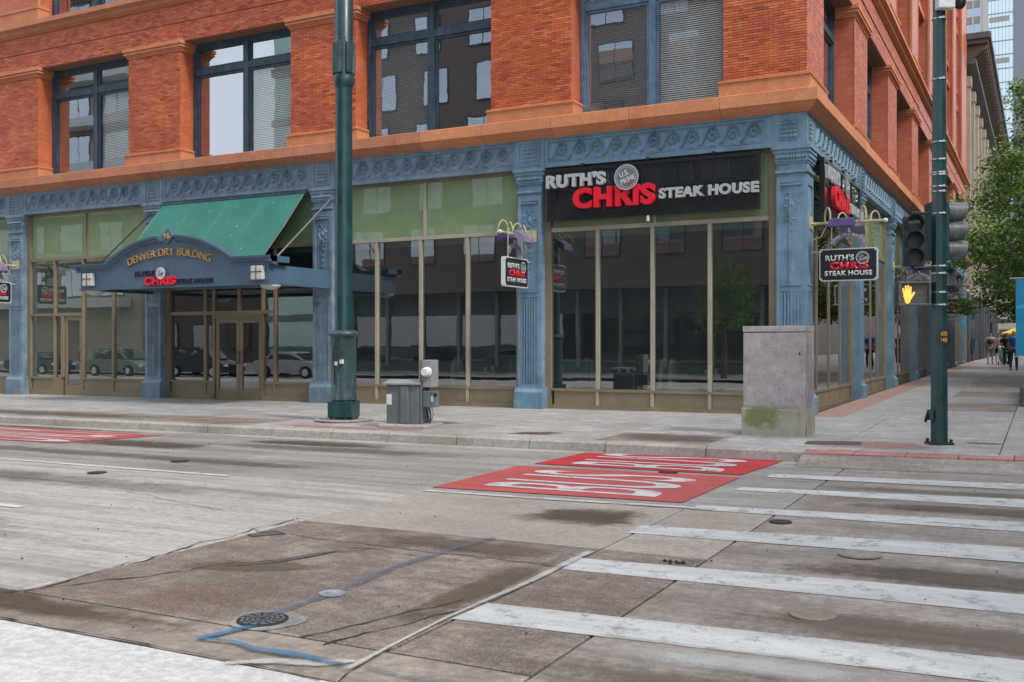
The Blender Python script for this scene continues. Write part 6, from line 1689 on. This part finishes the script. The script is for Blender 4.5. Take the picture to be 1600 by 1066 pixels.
# ================================================================ PEOPLE ON THE SIDE PAVEMENT
def skin_mesh(name, verts, edges, radii, mat, parent, sub=1, root=0):
    me = bpy.data.meshes.new(name); me.from_pydata(verts, edges, []); o = bpy.data.objects.new(name, me); C.objects.link(o)
    md = o.modifiers.new('skin', 'SKIN'); md.use_smooth_shade = True
    for i, r in enumerate(radii):
        v = me.skin_vertices[0].data[i]; v.radius = (r, r) if not isinstance(r, tuple) else r; v.use_root = (i == root)
    ss = o.modifiers.new('sub', 'SUBSURF'); ss.levels = sub; ss.render_levels = sub
    bpy.context.view_layer.update()
    m2 = bpy.data.meshes.new_from_object(o.evaluated_get(bpy.context.evaluated_depsgraph_get()))
    bpy.data.objects.remove(o); m2.name = name; m2.materials.clear(); m2.materials.append(mat)
    for p_ in m2.polygons: p_.use_smooth = True
    o = bpy.data.objects.new(name, m2); link(o, parent); return o
M['skin'] = plain('skin', (0.42, 0.24, 0.17), .6); M['skin_dk'] = plain('skin_tan', (0.28, 0.15, 0.10), .6)
def person(label, x, y, rz, h=1.74, top=(.5, .5, .5), bottom=(.1, .1, .15), hair=(.03, .02, .015), shorts=False, stride=.18, skin='skin', longhair=False, seed=0, armbend=.0, dress=False):
    s = h / 1.75
    p = thing('person', label, 'person', (x, y, gz(x, y)), rz, None); p.scale = (s, s, s)
    w = .86 if longhair else 1.0
    V = [(0, 0, .95), (0, 0, 1.12), (0, -.01, 1.30), (0, 0, 1.43), (0, 0, 1.51), (0, .015, 1.60), (0, .01, 1.70),
         (.17 * w, 0, 1.41), (.22 * w, .03 + armbend, 1.13), (.22 * w, -.10 - armbend, .90), (.22 * w, -.13 - armbend, .80),
         (-.17 * w, 0, 1.41), (-.22 * w, -.03, 1.13), (-.23 * w, .08, .90), (-.23 * w, .09, .80),
         (.09, 0, .88), (.10, stride * .4, .50), (.10, stride * .9 + .05, .09), (.10, stride * .9 - .08, .035),
         (-.09, 0, .88), (-.10, -stride * .5, .50), (-.10, -stride, .09), (-.10, -stride - .14, .035)]
    E_ = [(0, 1), (1, 2), (2, 3), (3, 4), (4, 5), (5, 6), (3, 7), (7, 8), (8, 9), (9, 10), (3, 11), (11, 12), (12, 13), (13, 14), (0, 15), (15, 16), (16, 17), (17, 18), (0, 19), (19, 20), (20, 21), (21, 22)]
    Rr = [(.14, .10), (.13, .09), (.155, .10), (.08, .07), .052, .085, .075, .06, .045, .036, .03, .06, .045, .036, .03, .085, .056, .036, .032, .085, .056, .036, .032]
    skin_mesh('body', V, E_, Rr, M[skin], p)
    mt = plain('cloth_%d' % seed, top, .85); mb_ = plain('trousers_%d' % seed, bottom, .85); mh = plain('hair_%d' % seed, hair, .7)
    T_ = [V[0], V[1], V[2], (0, 0, 1.42), V[7], (V[8][0], V[8][1], V[8][2] + .06), V[11], (V[12][0], V[12][1], V[12][2] + .06)]
    skin_mesh('shirt', T_, [(0, 1), (1, 2), (2, 3), (3, 4), (4, 5), (3, 6), (6, 7)], [(.165, .125), (.15, .11), (.175, .12), (.10, .085), .078, .06, .078, .06], mt, p)
    if shorts: B_ = [V[0], V[15], (V[16][0], V[16][1] * .9, V[16][2] + .06), V[19], (V[20][0], V[20][1] * .9, V[20][2] + .06)]; br = [(.155, .12), .105, .085, .105, .085]; be = [(0, 1), (1, 2), (0, 3), (3, 4)]
    else: B_ = [V[0], V[15], V[16], (V[17][0], V[17][1], .10), V[19], V[20], (V[21][0], V[21][1], .10)]; br = [(.15, .115), .10, .072, .058, .10, .072, .058]; be = [(0, 1), (1, 2), (2, 3), (0, 4), (4, 5), (5, 6)]
    skin_mesh('trousers' if not shorts else 'shorts', B_, be, br, mb_, p)
    for i in (17, 21):
        a = V[i]; skin_mesh('shoe', [(a[0], a[1] + .03, .045), (a[0], a[1] - .12, .035)], [(0, 1)], [.05, .042], M['black'] if seed % 2 else M['white'], p)
    if longhair: skin_mesh('hair', [(0, .03, 1.70), (0, .06, 1.60), (0, .07, 1.45)], [(0, 1), (1, 2)], [.095, .10, .08], mh, p)
    else: skin_mesh('hair', [(0, .03, 1.66), (0, .015, 1.715)], [(0, 1)], [.092, .088], mh, p)
    # face, on the side they walk towards
    MB().lathe([(.001, -.03), (.014, -.01), (.001, .0)], 6, (0, -.075, 1.61), 'Y').build('nose', M[skin], p)
    return p
bp = person('man with a dark backpack and grey shorts, leftmost of the walkers', 1.42, 41.5, R(180), 1.78, (.45, .42, .40), (.22, .25, .26), shorts=True, seed=1)
b_ = thing('backpack', 'dark grey backpack worn by the leftmost walker', 'backpack', (1.42, 41.5 - .16, gz(1.4, 41) + 1.24))
skin_mesh('pack', [(0, 0, -.18), (0, 0, .18)], [(0, 1)], [(.17, .11), (.15, .10)], plain('pack_cloth', (.04, .035, .04), .8), b_)
person('walker in a pale pink shirt and black shorts beside the backpack man', 1.80, 42.5, R(176), 1.72, (.50, .33, .32), (.02, .02, .02), shorts=True, seed=2)
person('woman with long dark hair and dark top next to the pink shirt walker', 2.10, 42.0, R(185), 1.70, (.05, .04, .06), (.10, .14, .25), longhair=True, seed=3)
person('red haired walker in a black top left of the man in blue', 2.35, 37.5, R(178), 1.72, (.02, .025, .03), (.03, .03, .035), hair=(.16, .04, .02), seed=4)
person('man in a bright blue shirt and dark jeans standing nearest on the side pavement', 2.83, 30.7, R(165), 1.78, (.015, .10, .42), (.02, .035, .08), seed=5, armbend=.05, stride=.08)
person('walker in a navy shirt farther along right of the man in blue', 3.35, 40.0, R(190), 1.74, (.03, .06, .13), (.30, .27, .2), shorts=True, seed=6)
bag = thing('shoulder_bag', 'black shoulder bag hanging at the blue shirted man\'s left side', 'bag', (2.53, 30.6, gz(2.5, 30.6) + .82))
skin_mesh('bag_body', [(0, 0, -.1), (0, 0, .1)], [(0, 1)], [(.16, .07), (.14, .06)], M['black'], bag)
MB().tube([(-.1, 0, .15), (0, 0, .5), (.12, 0, .6)], .012, 5).build('strap', M['black'], bag)
sc_ = thing('stroller', 'mint green folding stroller among the walkers', 'stroller', (2.08, 40.8, gz(2, 40)))
MB().prism_x([(-.25, .35), (.25, .30), (.32, .75), (.05, .95), (-.25, .85)], -.22, .22).build('seat_hood', plain('mint', (.12, .42, .30), .7), sc_, bevel=.04)
MB().prism_x([(-.20, .86), (.03, .96), (-.02, 1.02), (-.22, .95)], -.2, .2).build('white_cover', M['white'], sc_)
MB().tube([(-.2, -.25, .3), (-.2, -.5, 1.02), (.2, -.5, 1.02), (.2, -.25, .3)], .014, 6).tube([(-.2, -.3, .12), (-.2, .3, .3)], .014, 6).tube([(.2, -.3, .12), (.2, .3, .3)], .014, 6).build('frame', M['strap'], sc_)
for a in (-.22, .22):
    for b in (-.3, .3): MB().lathe([(.001, -.02), (.10, -.02), (.10, .02), (.001, .02)], 12, (a, b, .10), 'X').build('wheel', M['tyre'], sc_)
# cafe umbrellas
M['yell'] = plain('umbrella_yellow', (0.75, 0.50, 0.06), .7)
for i, (x, y) in enumerate(((1.7, 92), (2.9, 86))):
    u_ = thing('cafe_umbrella', ('smaller yellow cafe umbrella left of the other, deep in the side street', 'larger yellow cafe umbrella right of the other, beyond the walkers')[i], 'umbrella', (x, y, .28), 0, 'yellow cafe umbrellas')
    MB().lathe([(.001, 2.75), (.6, 2.55), (1.4, 2.2), (1.42, 2.05), (1.38, 2.18), (.001, 2.6)], 8).build('canopy', M['yell'], u_); MB().cyl((0, 0, 0), (0, 0, 2.6), .03, n=8).build('pole', M['black'], u_)
# blue shop awnings along the side wall
M['skyblue'] = plain('sky_blue_canvas', (0.02, 0.28, 0.60), .6)
for i, (y, z) in enumerate(((27.5, 2.35), (33.4, 2.75))):
    a_ = thing('shop_awning', ('nearer small sky blue shop awning right of the signal pole', 'farther and higher sky blue shop awning right of the signal pole')[i], 'awning', (0, y, 0), 0, 'blue shop awnings')
    MB().add([(-.1, -1.5, z + .5), (-.1, 1.5, z + .5), (1.0, 1.5, z + .12), (1.0, -1.5, z + .12), (1.0, -1.5, z - .18), (1.0, 1.5, z - .18)], [(0, 1, 2, 3), (3, 2, 5, 4)]).build('canvas', M['skyblue'], a_)
    MB().tube([(-.1, -1.5, z), (1.0, -1.5, z + .1)], .015, 5).tube([(-.1, 1.5, z), (1.0, 1.5, z + .1)], .015, 5).build('awning_arm', M['strap'], a_)
# phone boxes / meters on the grey wall section
bx = thing('wall_box', 'two small dark blue boxes on the pale wall beyond the storefronts', 'wall box', (.16, 49, 1.0))
MB().box(-.1, .12, -.3, .3, 0, .7).box(-.1, .12, .7, 1.3, .1, .6).build('box', M['frame_dk'], bx)
